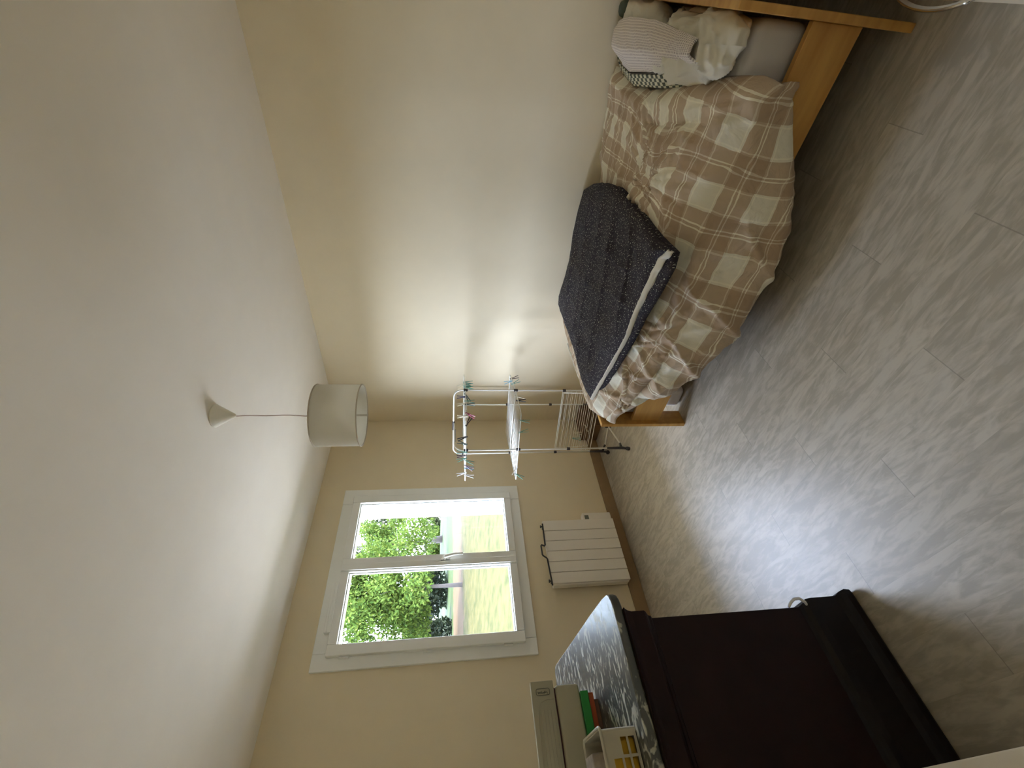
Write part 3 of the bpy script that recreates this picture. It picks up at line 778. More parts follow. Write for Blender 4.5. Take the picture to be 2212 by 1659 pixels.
hemY = [0.15, 0.35, 0.51, 0.64, 0.77, 0.87, 1.06, 1.30, 1.53, 1.69, 1.80, 1.96]
hemX = [1.655, 1.618, 1.572, 1.542, 1.522, 1.512, 1.502, 1.522, 1.582, 1.640, 1.700, 1.735]
hemZ = [0.330, 0.228, 0.165, 0.136, 0.126, 0.130, 0.150, 0.196, 0.255, 0.350, 0.410, 0.450]
headX = [1.60, 1.67, 2.03, 2.40, 2.83, 3.01]
headY = [0.150, 0.138, 0.218, 0.305, 0.303, 0.275]
XWALL = 2.992
def duvet(s, t, lift=0.0):
    # s across: 0 at wall, 1 at hem under-tuck ; t along: 0 head edge, 1 foot
    yn = t
    # cross section control at this Y
    yb = 0.15 + t * (1.985 - 0.15)
    hx = interp(yb, hemY, hemX); hz = interp(yb, hemY, hemZ)
    zw = interp(yb, [0.15, 0.28, 0.5, 0.9, 1.3, 1.9, 1.99], [0.50, 0.515, 0.485, 0.42, 0.46, 0.50, 0.50])
    ztop = interp(yb, [0.15, 0.3, 0.8, 1.4, 1.85, 1.93, 1.985], [0.512, 0.522, 0.515, 0.520, 0.545, 0.556, 0.545])
    xe = 1.70 + 0.05 * t          # shoulder over the rail
    cpx = [XWALL, 2.86, 2.40, 2.00, 1.83, xe + 0.02, xe - 0.045, (xe + hx) / 2 - 0.035, hx + 0.002, hx + 0.004, hx + 0.03, hx + 0.085]
    cpz = [zw, zw + (ztop - zw) * 0.75, ztop, ztop + 0.004, ztop - 0.002, ztop - 0.028, ztop - 0.085, (ztop + hz) / 2 - 0.01, hz + 0.055, hz + 0.012, hz, hz + 0.025]
    # arc length parametrisation
    d = [0.0]
    for i in range(1, len(cpx)): d.append(d[-1] + math.hypot(cpx[i] - cpx[i - 1], cpz[i] - cpz[i - 1]))
    L = d[-1]; a = s * L
    # catmull-rom
    i = 0
    while i < len(d) - 2 and d[i + 1] < a: i += 1
    k = (a - d[i]) / (d[i + 1] - d[i])
    def cr(c):
        p0 = c[max(i - 1, 0)]; p1 = c[i]; p2 = c[i + 1]; p3 = c[min(i + 2, len(c) - 1)]
        return 0.5 * ((2 * p1) + (-p0 + p2) * k + (2 * p0 - 5 * p1 + 4 * p2 - p3) * k * k + (-p0 + 3 * p1 - 3 * p2 + p3) * k ** 3)
    x, z = cr(cpx), cr(cpz)
    y0 = interp(x, headX, headY) if x > 1.6 else 0.15
    y = y0 + t * (1.985 - 0.115 * sm(0.62, 0.85, s) - y0)
    hang = sm(0.62, 0.95, s)
    return x, y, z, a, L, hang

NU, NV = 230, 300
pts = {}
def dv(u, v):
    x, y, z, a, L, hang = duvet(u, v)
    # normal of the cross-section
    x2, _, z2, *_ = duvet(min(u + 0.004, 1), v); x1, _, z1, *_ = duvet(max(u - 0.004, 0), v)
    nx, nz = -(z2 - z1), (x2 - x1); l = math.hypot(nx, nz) or 1; nx /= -l; nz /= -l
    # folds: flow directions change along the bed
    edge = sm(0, 0.05, u) * sm(0, 0.06, 1 - u)
    q = a
    w = 0.0
    w += 0.022 * fbm(q * 2.2, y * 2.0, 3.1)                                # broad puffs
    c = math.cos(0.9); s_ = math.sin(0.9)
    rx, ry = c * q + s_ * y, -s_ * q + c * y
    nx_ = 0.5 * noise.noise(Vector((q * 2, y * 2, 4)))
    w += 0.027 * (ridge(rx * 2.0 + nx_, ry * 6.5 + nx_, 1.7) ** 4 - 0.2) * sm(0.45, 0.9, y)
    w += 0.015 * (ridge(ry * 3.0, rx * 10.0 + nx_ * 2, 6.7) ** 4 - 0.2) * sm(0.5, 1.0, y)
    w += 0.011 * (ridge(q * 5.5 + nx_ * 2, y * 2.2, 5.2) ** 3 - 0.3) * (1 - sm(0.5, 1.0, y))
    w += 0.008 * (ridge(q * 3.0, y * 13.0 + nx_ * 3, 2.2) ** 4 - 0.2) * (1 - sm(0.4, 0.8, y))
    w += 0.013 * (ridge(q * 8.0 + y * 1.5 + nx_, y * 2.4 - q, 9.2) ** 4 - 0.2) * sm(0.9, 1.4, y)
    w += 0.004 * fbm(q * 16, y * 16, 2.0, 3)
    # crumpled knot near the middle
    kx, ky = x - 2.12, y - 0.62
    kd = math.hypot(kx, ky)
    w += 0.022 * math.exp(-(kd / 0.17) ** 2) * ridge(kx * 7, ky * 10, 2.0) ** 2
    an = math.atan2(ky, kx)
    w += 0.016 * (ridge(math.cos(an) * 3.2 + kd * 0.8, math.sin(an) * 3.2, 6.0) ** 3 - 0.3) * sm(0.03, 0.12, kd) * math.exp(-kd / 0.38) * 1.6
    # long deep fold low on the side towards the foot
    fz = interp(y, [1.05, 1.35, 1.65, 1.88], [1.60, 1.615, 1.66, 1.735])
    if hang > 0.01:
        g = (x - fz)
        w -= 0.035 * math.exp(-(g / 0.014) ** 2) * sm(1.15, 1.45, y) * (1 - sm(1.86, 1.95, y))
        w += 0.022 * math.exp(-((g - 0.035) / 0.03) ** 2) * sm(1.1, 1.4, y) * (1 - sm(1.86, 1.95, y))
        w += 0.012 * ridge(y * 5.5, z * 3, 4.0) * hang * (1 - sm(0.9, 1.0, u))
    under = sm(0.74, 0.84, y) * (1 - sm(1.72, 1.80, y)) * sm(1.62 + 0.21 * max(0, y - 0.8), 1.70 + 0.21 * max(0, y - 0.8), x)
    w *= edge * (1 - 0.85 * sm(0.90, 0.97, v)) * (1 - 0.9 * under)
    x += nx * w; z += nz * w - 0.014 * under
    y += 0.012 * fbm(q * 3, y * 3, 8.0) * sm(0.0, 0.1, v)
    # rolled head edge
    if v < 0.045:
        k = v / 0.045; r_ = 0.020
        z += -r_ * (1 - math.sin(k * math.pi / 2)) * 1.6 * edge
        y += r_ * 0.6 * (1 - k)
    # fold turned back behind the head edge
    z += 0.012 * math.exp(-((v - 0.035) / 0.025) ** 2) * edge
    z -= 0.016 * math.exp(-((v - 0.085) / 0.012) ** 2) * sm(0.30, 0.5, u) * (1 - sm(0.7, 0.8, u))
    # foot edge falls over the footboard
    if v > 0.965:
        k = (v - 0.965) / 0.035
        z -= 0.030 * k * k * (1 - sm(0.55, 0.75, u)); x += 0.0
    x = min(x, XWALL + 0.004)
    wu = a + 0.035 * fbm(a * 1.1, y * 1.3, 0.3) + 0.10 * sm(0.6, 1.6, y) * (y - 0.6)
    wv = y + 0.05 * fbm(a * 1.3, y * 0.9, 7.3) - 0.10 * sm(0.5, 1.3, y) * a
    gth = 0.9 * math.exp(-(kd / 0.20) ** 2)
    wu -= kx * gth; wv += ky * gth
    return (x, y, z), (wu, wv)
du = grid_mesh(NU, NV, dv, 'duvet', M_plaid)
so = du.modifiers.new('thick', 'SOLIDIFY'); so.thickness = 0.012; so.offset = -1
tag(du, 'crumpled brown and cream plaid duvet hanging over the bed side', 'duvet')

# white lining of the duvet showing at the wall side of the foot end
def lin(u, v):
    x = 2.60 - u * 0.62
    y = 1.966 + v * 0.012 + 0.006 * fbm(x * 6, v)
    z = interp(x, [1.8, 2.0, 2.3, 2.6], [0.530, 0.545, 0.556, 0.560]) - 0.035 * v ** 1.5 + 0.003 * fbm(x * 9, v, 2)
    return (x, y, z), (u, v)
li = grid_mesh(40, 8, lin, 'lining', M_white, du); li['label'] = 'white underside of the duvet at the foot'
li.modifiers.new('t', 'SOLIDIFY').thickness = 0.006

# navy quilt -----------------------------------------------------------
NAVY_OUT = {
 'head': [(2.985, 0.965, .535), (2.80, 0.87, .545), (2.61, 0.80, .555), (2.37, 0.745, .550), (2.10, 0.74, .548), (1.90, 0.745, .548), (1.74, 0.745, .548), (1.60, 0.735, .548)],
 'room': [(1.60, 0.735, .548), (1.578, 0.80, .553), (1.600, 0.93, .560), (1.645, 1.08, .562), (1.675, 1.22, .560), (1.73, 1.42, .562), (1.79, 1.62, .566), (1.85, 1.82, .570)],
 'foot': [(2.985, 1.86, .550), (2.80, 1.850, .560), (2.60, 1.835, .568), (2.36, 1.825, .570), (2.20, 1.84, .570), (2.08, 1.86, .570), (1.95, 1.85, .570), (1.85, 1.82, .570)],
 'wall': [(2.985, 0.965, .535), (2.985, 1.10, .545), (2.95, 1.27, .560), (2.90, 1.44, .562), (2.94, 1.60, .560), (2.975, 1.70, .562), (2.985, 1.78, .565), (2.985, 1.86, .550)]}
def poly(l, t):
    k = t * (len(l) - 1); i = min(int(k), len(l) - 2); f = k - i
    return Vector(l[i]).lerp(Vector(l[i + 1]), f)
def coons(P, u, v):
    # u: wall->room , v: head->foot
    c0 = poly(P['head'], u); c1 = poly(P['foot'], u); d0 = poly(P['wall'], v); d1 = poly(P['room'], v)
    a = Vector(P['head'][0]); b = Vector(P['head'][-1]); c = Vector(P['foot'][0]); d = Vector(P['foot'][-1])
    return c0 * (1 - v) + c1 * v + d0 * (1 - u) + d1 * u - (a * (1 - u) * (1 - v) + b * u * (1 - v) + c * (1 - u) * v + d * u * v)
def shrink(P, k):
    c = Vector((2.32, 1.3, 0)); Q = {}
    for n_, l in P.items():
        Q[n_] = [tuple(Vector((x, y, z)) + Vector((c.x - x, c.y - y, 0)) * k) for x, y, z in l]
    return Q
def slab(P, nm, mat, zoff, thick, parent, amp, seed, roll=0.06):
    """closed soft slab: top sheet and under sheet share their rim"""
    def f(u, v, side):
        p = coons(P, u, v)
        e = min(u, 1 - u, v, 1 - v)
        r = math.sqrt(max(0.0, 1 - (1 - min(e / roll, 1)) ** 2))
        w = amp * fbm(p.x * 3, p.y * 3, seed) + amp * 1.2 * (ridge(p.x * 4.5 + p.y * 1.2, p.y * 1.3 - p.x, seed + 3) ** 4 - 0.2) + amp * 0.5 * (ridge(p.x * 2 - p.y * 5, p.y * 3 + p.x, seed + 5) ** 4 - 0.2)
        z = p.z + zoff - thick / 2
        if side > 0: z += thick / 2 * r + w * min(e / 0.12, 1)
        else: z -= thick / 2 * r
        return (p.x, p.y, z), (p.x, p.y)
    nu, nv = 120, 120
    mb = MB(); uv = []; idx = {}
    for sd_ in (1, -1):
        for i in range(nu + 1):
            for j in range(nv + 1):
                rimv = i in (0, nu) or j in (0, nv)
                if sd_ < 0 and rimv: idx[(sd_, i, j)] = idx[(1, i, j)]; continue
                p, q = f(i / nu, j / nv, sd_); idx[(sd_, i, j)] = len(mb.v); mb.v.append(p); uv.append(q)
        for i in range(nu):
            for j in range(nv):
                a, b, c, d = idx[(sd_, i, j)], idx[(sd_, i + 1, j)], idx[(sd_, i + 1, j + 1)], idx[(sd_, i, j + 1)]
                mb.f.append((a, d, c, b) if sd_ > 0 else (a, b, c, d))
    return mb.build(nm, mat, parent, smooth=True, uv=uv)
quilt = empty('quilt', (2.32, 1.3, 0.50))
tag(quilt, 'folded navy quilt with white speckles and white lining, lying on the duvet', 'quilt')
put(slab(NAVY_OUT, 'lower_layer', M_navy, 0.004, 0.050, None, 0.003, 11.0), quilt)
P2 = {k: [list(p) for p in l] for k, l in NAVY_OUT.items()}
for i, p in enumerate(P2['room']):
    p[0] += [0.005, 0.080, 0.070, 0.046, 0.022, 0.014, 0.010, 0.004][i]
P2['head'][-1] = list(P2['room'][0]); P2['foot'][-1] = list(P2['room'][-1])
P2 = {k: [tuple(p) for p in l] for k, l in P2.items()}
put(slab(P2, 'upper_layer', M_navy, 0.034, 0.042, None, 0.015, 21.0), quilt)
# white lining strip between the two layers on the room side
def strip(u, v):
    p = poly(NAVY_OUT['room'], v); q = poly(P2['room'], v)
    wdt = interp(v, [0, .08, .2, .4, .6, 1], [0.012, 0.050, 0.048, 0.016, 0.001, 0.0])
    q = q + Vector((0.004, 0, 0)); outp = q + Vector((-wdt * (0.75 + 0.5 * fbm(v * 7, 3, 1)) - 0.003, -0.25 * wdt, 0))
    a = q.lerp(outp, u)
    z = q.z + 0.014 - 0.012 * u * u + 0.006 * math.sin(u * 3.14) + 0.004 * fbm(v * 14, u * 2, 5)
    return (a.x, a.y + 0.006 * fbm(v * 9, 0, 1), z), (u, v)
st = grid_mesh(8, 90, strip, 'lining', M_offw)
st.modifiers.new('t', 'SOLIDIFY').thickness = 0.005
put(st, quilt); st['label'] = 'white lining folded out along the room side'

# pillows --------------------------------------------------------------
def pillow(nm, cx, cy, cz, lx, ly, lz, rot, mat, label, cat, seed, amp=0.012, tilt=(0, 0)):
    def f(u, v):
        th = -math.pi + 2 * math.pi * u; ph = -math.pi / 2 + math.pi * v
        ct = math.cos(th); stt = math.sin(th); cp = math.cos(ph); spn = math.sin(ph)
        e1, e2 = 0.55, 0.9
        pw = lambda a, e: math.copysign(abs(a) ** e, a)
        x = lx / 2 * pw(cp, e2) * pw(ct, e1); y = ly / 2 * pw(cp, e2) * pw(stt, e1); z = lz / 2 * pw(spn, 0.9)
        n = Vector((x / lx, y / ly, z / lz)); n.normalize()
        w = amp * (fbm(x * 5, y * 5, z * 5 + seed) + 1.0 * (ridge(x * 7 + seed, y * 7, z * 7) ** 3 - 0.3) + 0.45 * (ridge(x * 15 + y * 6, y * 17 + seed, z * 15) ** 4 - 0.2))
        p = Vector((x, y, z)) + n * w
        p = Matrix.Rotation(tilt[0], 3, 'X') @ p; p = Matrix.Rotation(tilt[1], 3, 'Y') @ p; p = Matrix.Rotation(rot, 3, 'Z') @ p
        q = p + Vector((cx, cy, cz))
        q.x = min(q.x, 2.996)
        return q, (u * (lx + ly) * 1.6, v * 0.6)
    o = grid_mesh(96, 48, f, nm, mat)
    if label: tag(o, label, cat)
    return o
pillow('pillow', 1.98, 0.105, 0.545, 0.56, 0.215, 0.15, 0.10, M_offw, 'crumpled white pillow on the room side of the bed head', 'pillow', 3.0, 0.026, (0.0, 0.0))
pillow('pillow', 2.62, 0.085, 0.530, 0.62, 0.18, 0.12, -0.05, M_offw, 'cream pillow behind the waffle towel, on the wall side', 'pillow', 8.0, 0.018)
pillow('pillow', 1.98, 0.035, 0.500, 0.50, 0.08, 0.08, 0.0, M_peach, 'flat peach pillow behind the crumpled white one, at the headboard', 'pillow', 6.0, 0.006)

# waffle cloth draped over the pillows
def wf(u, v):
    # u wall -> room ; v headboard -> foot
    x = 2.985 - u * 1.17
    yh = interp(x, [1.80, 2.2, 2.6, 2.99], [0.075, 0.050, 0.060, 0.100])
    yf = interp(x, [1.80, 1.95, 2.2, 2.6, 2.85, 2.99], [0.150, 0.175, 0.215, 0.265, 0.255, 0.215])
    y = yh + (yf - yh) * v
    zt = interp(x, [1.80, 2.0, 2.4, 2.8, 2.99], [0.628, 0.640, 0.638, 0.612, 0.560])
    z = zt - 0.075 * sm(0.55, 1.0, v) - 0.015 * (1 - sm(0, 0.3, v))
    z += 0.006 * (ridge(x * 5 + y * 10, y * 6, 3) ** 2 - .4) - 0.02 * math.exp(-((x - 1.90) / 0.012) ** 2) * sm(0.3, 0.9, v)
    return (x, y, z), (u * 1.2, v * 0.26)
wc = grid_mesh(110, 40, wf, 'waffle_towel', M_waffle)
wc.modifiers.new('t', 'SOLIDIFY').thickness = 0.008
tag(wc, 'pale pink waffle towel draped over the pillows near the wall', 'towel')

def gc(u, v):
    x = 2.96 - u * 0.95
    y = interp(x, [2.0, 2.2, 2.6, 2.85, 2.99], [0.185, 0.222, 0.275, 0.262, 0.225]) + 0.045 * v
    z = interp(x, [2.0, 2.2, 2.6, 2.99], [0.545, 0.555, 0.552, 0.530]) - 0.035 * v + 0.004 * fbm(x * 8, v)
    return (x, y, z), (u * 0.95, v * 0.1)
g_ = grid_mesh(60, 10, gc, 'checked_cloth', M_check); g_.modifiers.new('t', 'SOLIDIFY').thickness = 0.006
tag(g_, 'dark green checked cloth peeping out under the waffle towel', 'cloth')
pillow('scarf', 2.90, 0.035, 0.540, 0.12, 0.07, 0.10, 0.3, M_gcloth, 'dark green bundled cloth by the wall at the bed head', 'cloth', 5.0, 0.006)

# chrome hoop at the near wall
ch = MB().tube([(1.33 + 0.26 * k / 14, -0.089 + 0.030 * math.sin(math.pi * k / 14) ** 0.7, 0.16) for k in range(15)], 0.007, 10)
o = ch.build('grab_rail', M_chrome, smooth=True); tag(o, 'curved chrome bar low on the wall beside the bed head', 'chrome bar')

# ------------------------------------------------------------------ clothes airer
rk = empty('clothes_airer', (2.48, 2.735, 0))
tag(rk, 'white three tier folding clothes airer standing behind the bed foot', 'clothes airer')
P2_, P1_, P5_, P3_ = Vector((2.23, 2.35, 0)), Vector((2.90, 2.55, 0)), Vector((2.73, 3.12, 0)), Vector((2.06, 2.92, 0))
R1, L1, FL, FR = Vector((2.565, 2.42, 0)), Vector((2.415, 3.03, 0)), Vector((2.155, 2.665, 0)), Vector((2.84, 2.86, 0))
def Z(v, z): return Vector((v.x, v.y, z))
d = (L1 - R1).normalized()
def arch(a, b, zt, r=0.06):
    dd = (b - a).normalized(); pts = [Z(a, 0.05), Z(a, zt - r)]
    for k in range(1, 7):
        t = math.pi / 2 * k / 6; pts.append(a + dd * (r * (1 - math.cos(t))) + Vector((0, 0, zt - r + r * math.sin(t))))
    for k in range(0, 7):
        t = math.pi / 2 * k / 6; pts.append(b - dd * (r * (1 - math.sin(t))) + Vector((0, 0, zt - r + r * math.cos(t))))
    pts.append(Z(b, 0.05)); return pts
fr = put(MB().tube(arch(R1, L1, 1.405), 0.0062, 12).build('frame', M_rackw, smooth=True), rk)
# second frame: room side post curves into the top bar, wall side post stops at the top tier
c_ = (R1 + L1) / 2
pp = [Z(FL, 0.05), Z(FL, 1.33)]
for k in range(1, 7):
    t = math.pi / 2 * k / 6; q = (c_ - FL).normalized(); pp.append(FL + q * (0.07 * (1 - math.cos(t))) + Vector((0, 0, 1.33 + 0.07 * math.sin(t))))
pp.append(Z(c_, 1.400))
put(MB().tube(pp, 0.0056, 12).build('frame', M_rackw, smooth=True), rk)
put(MB().tube([Z(FR, 0.05), Z(FR, 1.32)], 0.0056, 12).build('frame', M_rackw, smooth=True), rk)
cl = MB(); a_ = R1.lerp(L1, 0.47); b_ = R1.lerp(L1, 0.60)
cl.tube([Z(a_, 1.405), Z(b_, 1.405)], 0.010, 12); put(cl.build('locking_clamp', M_rackd), rk)
put(MB().tube([Z(b_, 1.392), Z(R1.lerp(L1, 0.80), 1.392)], 0.0045, 8).build('handle', M_rackd), rk)
feet = MB()
mid = Vector((2.50, 2.79, 0))
for q in (R1, L1, FL, FR):
    put(MB().tube([Z(mid, 0.055), Z(q, 0.055)], 0.0065, 10).build('base_bar', M_rackw, smooth=True), rk)
put(MB().tube([Z(mid, 0.035), Z(mid, 0.08)], 0.014, 12).build('hub', M_rackd), rk)
for q in (R1, L1, FL, FR):
    dd = (q - mid).normalized(); sd2 = Vector((-dd.y, dd.x, 0))
    j = MB().tube([Z(q, 0.19), Z(q, 0.12), Z(q + dd * 0.0, 0.06), Z(q + dd * 0.01, 0.035)], [0.008, 0.011, 0.012, 0.009], 12)
    j.tube([Z(q, 0.07), Z(q - dd * 0.07, 0.055)], [0.012, 0.008], 10)
    jo = put(j.build('leg_joint', M_rackd, smooth=True), rk)
    jo2 = put(MB().tube([Z(q + dd * .012 - sd2 * 0.010, 0.019), Z(q + dd * .012 + sd2 * 0.010, 0.019)], 0.018, 20).build('caster', M_rackd, bevel=0.004), rk)
def wing(corners, nbar, nm, zf=None):
    """corners: a,b (ends of inner rail), c,d (ends of outer rail); bars run a->b direction"""
    a, b, c, d2 = corners
    m = MB(); m.tube([a, c, d2, b, a], 0.0036, 8)
    for k in range(1, nbar + 1):
        t = k / (nbar + 1)
        m.tube([a.lerp(c, t), b.lerp(d2, t)], 0.0016, 6)
    return put(m.build(nm, M_rackw, smooth=True), rk)
for zt in (1.315, 0.911):
    o1 = Vector((0.012, 0.003, 0))
    wing((Z(R1 - o1, zt), Z(L1 - o1, zt), Z(P2_, zt), Z(P3_, zt)), 8, 'wing')
    wing((Z(R1 + o1, zt), Z(L1 + o1, zt), Z(P1_, zt), Z(P5_, zt)), 8, 'wing')
    for q in (R1, L1, FL, FR):
        put(MB().tube([Z(q, zt - 0.018), Z(q, zt + 0.014)], 0.012, 10).build('clip', M_rackd, bevel=0.003), rk)
for ox in (-0.016, 0.016):
    o1 = Vector((ox, ox * .3, 0)); n_ = R1.lerp(L1, 0.02); f_ = R1.lerp(L1, 0.94)
    wing((Z(n_ + o1, 0.512), Z(f_ + o1, 0.512), Z(n_ + o1 * 2, 0.205), Z(f_ + o1 * 2, 0.205)), 7, 'wing')
for q in (R1, L1, FL, FR):
    put(MB().tube([Z(q, 0.495), Z(q, 0.52)], 0.012, 10).build('clip', M_rackd, bevel=0.003), rk)

# pegs -----------------------------------------------------------------
def project(p):
    d_ = p - CAM; dp = d_.dot(F); return 1106 - d_.dot(U) / dp * FPX, 829.5 - d_.dot(R) / dp * FPX
def peg_mesh():
    m = MB()
    for s_ in (-1, 1):
        m.add([(s_ * .001, -.004, 0.010), (s_ * .005, -.004, 0.010), (s_ * .005, .004, 0.010), (s_ * .001, .004, 0.010),
               (s_ * .002, -.004, -0.022), (s_ * .007, -.004, -0.022), (s_ * .007, .004, -0.022), (s_ * .002, .004, -0.022),
               (s_ * .010, -.004, -0.068), (s_ * .0135, -.004, -0.068), (s_ * .0135, .004, -0.068), (s_ * .010, .004, -0.068)],
              [(0, 1, 2, 3), (8, 9, 10, 11), (0, 1, 5, 4), (1, 2, 6, 5), (2, 3, 7, 6), (3, 0, 4, 7), (4, 5, 9, 8), (5, 6, 10, 9), (6, 7, 11, 10), (7, 4, 8, 11)])
    return m
spr = MB().tube([(-0.008, 0, -0.018), (0, 0.005, -0.016), (0.008, 0, -0.018), (0, -0.005, -0.020)], 0.0012, 6, closed=True)
proto = {}
def onseg(path, py):
    best = None
    for a, b in path:
        for k in range(201):
            p = a.lerp(b, k / 200); q = project(p)
            e_ = abs(q[1] - py)
            if best is None or e_ < best[0]: best = (e_, p)
    return best[1]
def path(zt): return [(Z(P1_, zt), Z(P2_, zt)), (Z(P2_, zt), Z(P3_, zt))]
# rows: colour, tier, image row it hangs at, tilt in the picture plane, spin, words that single it out
PEGS = [
 ('teal', 1, 826, 0, 0.2, 'teal peg, first of the five hanging together by the wall on the top tier'),
 ('teal', 1, 829.5, 8, 0.4, 'teal peg, second of the five hanging together by the wall on the top tier'),
 ('teal', 1, 832.5, -4, 0.1, 'teal peg, middle of the five hanging together by the wall on the top tier'),
 ('teal', 1, 836, 4, 0.6, 'teal peg, fourth of the five hanging together by the wall on the top tier'),
 ('teal', 1, 839.5, -8, 0.3, 'teal peg, last of the five hanging by the wall, next to the corner clip'),
 ('cream', 1, 830, 155, 0.5, 'cream peg standing up beside the five teal pegs on the top tier'),
 ('navy', 1, 857, 178, 0.9, 'navy peg standing up on the top tier under the frame curve'),
 ('green', 1, 852, 60, 0.9, 'dark green peg lying slanted along the top tier by the corner clip'),
 ('teal', 1, 866, 4, 0.3, 'teal peg hanging alone on the top tier before the dark green one'),
 ('green', 1, 873.5, 0, 0.9, 'dark green peg hanging from the top tier across the rear post'),
 ('cream', 1, 872, 172, 0.7, 'cream peg pointing up on the top tier above the rear post'),
 ('magenta', 1, 893, 28, 1.2, 'magenta peg clipped slantwise on the top tier'),
 ('cream', 1, 889, 90, 1.2, 'cream peg lying flat beside the magenta peg on the top tier'),
 ('cream', 1, 899.5, 180, 1.2, 'cream peg pointing up just past the magenta peg on the top tier'),
 ('black', 1, 918, -60, 0.9, 'black peg lying slanted in the middle of the top tier'),
 ('black', 1, 944, 160, 0.9, 'black peg standing up on the top tier between two posts'),
 ('green', 1, 960, 196, 0.6, 'dark green peg pointing up on the top tier beside the front post'),
 ('teal', 1, 977.5, 184, 0.2, 'pale teal peg just past the front post on the top tier'),
 ('brown', 1, 984, 172, 1.1, 'brown peg between the pale teal pegs on the top tier'),
 ('teal', 1, 990, 165, 0.4, 'pale teal peg past the brown peg, pointing up on the top tier'),
 ('teal', 1, 995, 20, 0.4, 'pale teal peg past the brown peg, hanging down from the top tier'),
 ('lilac', 1, 1006, 30, 0.6, 'lilac peg near the window end of the top tier'),
 ('blue', 1, 1011, 0, 0.2, 'light blue peg hanging near the window end of the top tier'),
 ('white', 1, 1021, 168, 0.6, 'white peg pointing up at the window end of the top tier'),
 ('white', 1, 1026, 12, 0.6, 'white peg hanging at the window end of the top tier'),
 ('blue', 2, 823, 165, 0.3, 'blue peg pointing up at the wall end of the middle tier'),
 ('brown', 2, 818, -16, 0.3, 'thin brown peg hanging at the wall end of the middle tier'),
 ('teal', 2, 829, -25, 0.3, 'teal peg hanging at the wall end of the middle tier'),
 ('cream', 2, 856, 6, 0.5, 'cream peg hanging beside the black one on the middle tier'),
 ('black', 2, 865, 0, 0.9, 'black peg hanging from the middle tier near the corner clip'),
 ('teal', 2, 908, 8, 0.2, 'teal peg on the middle tier, the one nearer the wall of the lone two'),
 ('teal', 2, 934, -12, 0.2, 'teal peg on the middle tier, the one nearer the window of the lone two'),
 ('white', 2, 1010, 115, 0.4, 'large white peg lying across the end bars of the middle tier'),
 ('teal', 2, 1024, 30, 0.4, 'teal peg hanging at the window end of the middle tier'),
]
for col_, tier, py, tilt, spin, lab in PEGS:
    if col_ not in proto:
        o = peg_mesh().build('clothes_peg', PEG[col_], bevel=0.0008)
        sp_ = spr.build('spring', M_chrome, o)
        proto[col_] = o
    else:
        src = proto[col_]; o = src.copy(); COL.objects.link(o)
        for ch_ in src.children:
            c2 = ch_.copy(); COL.objects.link(c2); c2.parent = o
    zt = 1.315 if tier == 1 else 0.911
    p = onseg(path(zt), py)
    o.location = p
    base = Matrix.Rotation(YAW * -1.0, 3, 'Z')          # prongs open across the view
    rot = base @ Matrix.Rotation(math.radians(tilt), 3, 'Y') @ Matrix.Rotation(spin * 0.6, 3, 'Z')
    o.rotation_euler = rot.to_euler()
    tag(o, lab, 'clothes peg', 'clothes pegs on the airer')
for col_, py, zt, lab in (('cream', 930, 0.375, 'cream peg on the hanging lower wing of the airer'), ('teal', 943, 0.37, 'teal peg on the hanging lower wing, below the cream peg')):
    src = proto[col_]; o = src.copy(); COL.objects.link(o)
    for ch_ in src.children:
        c2 = ch_.copy(); COL.objects.link(c2); c2.parent = o
    o.location = onseg([(Z(R1, zt), Z(L1, zt))], py) + Vector((-0.03, -0.01, 0))
    o.rotation_euler = (Matrix.Rotation(-YAW, 3, 'Z') @ Matrix.Rotation(0.15, 3, 'Y')).to_euler()
    tag(o, lab, 'clothes peg', 'clothes pegs on the airer')
# string loop hanging from the lower wing
stg = MB().tube([onseg([(Z(R1, 0.30), Z(L1, 0.30))], 912) + Vector((-0.035 + 0.01 * math.sin(k), -0.012, -0.0 - k * 0.008)) + d * (0.012 * k + 0.01 * math.sin(k * 1.7)) for k in range(9)], 0.0025, 6)
tag(stg.build('string', simple('cream_string', (0.6, 0.55, 0.42), 0.9), smooth=True), 'cream string loop on the lower wing by the bed post', 'string')

# brown low box in the corner behind the airer
cbx = MB().prism([(2.72, 3.02), (2.99, 3.02), (2.99, 3.24), (2.72, 3.24)], 0.0, 0.16)
tag(cbx.build('wooden_box', M_bbox, bevel=0.004), 'low brown wooden box in the room corner behind the airer', 'box')

# ------------------------------------------------------------------ outside
def terr(x, y):
    z = -0.25 + 0.07 * min(max(0.0, y - 4.5), 35)
    return z + 0.04 * noise.noise(Vector((x * 0.3, y * 0.3, 0)))
def tg(u, v):
    x = -60 + 160 * u; y = YB + T + 76 * v * (0.3 + 0.7 * v)
    return (x, y, terr(x, y)), (u, v)
lawn = grid_mesh(110, 90, tg, 'lawn', M_grass); struct(lawn)
def gg_(u, v):
    x = -22 + 50 * u; y = 5.5 + 3.75 * v
    return (x, y, terr(x, y) + 0.03), (u, v)
struct(grid_mesh(60, 8, gg_, 'path', M_bounce))  # unseen pale ground strip, added to bounce daylight up to the ceiling

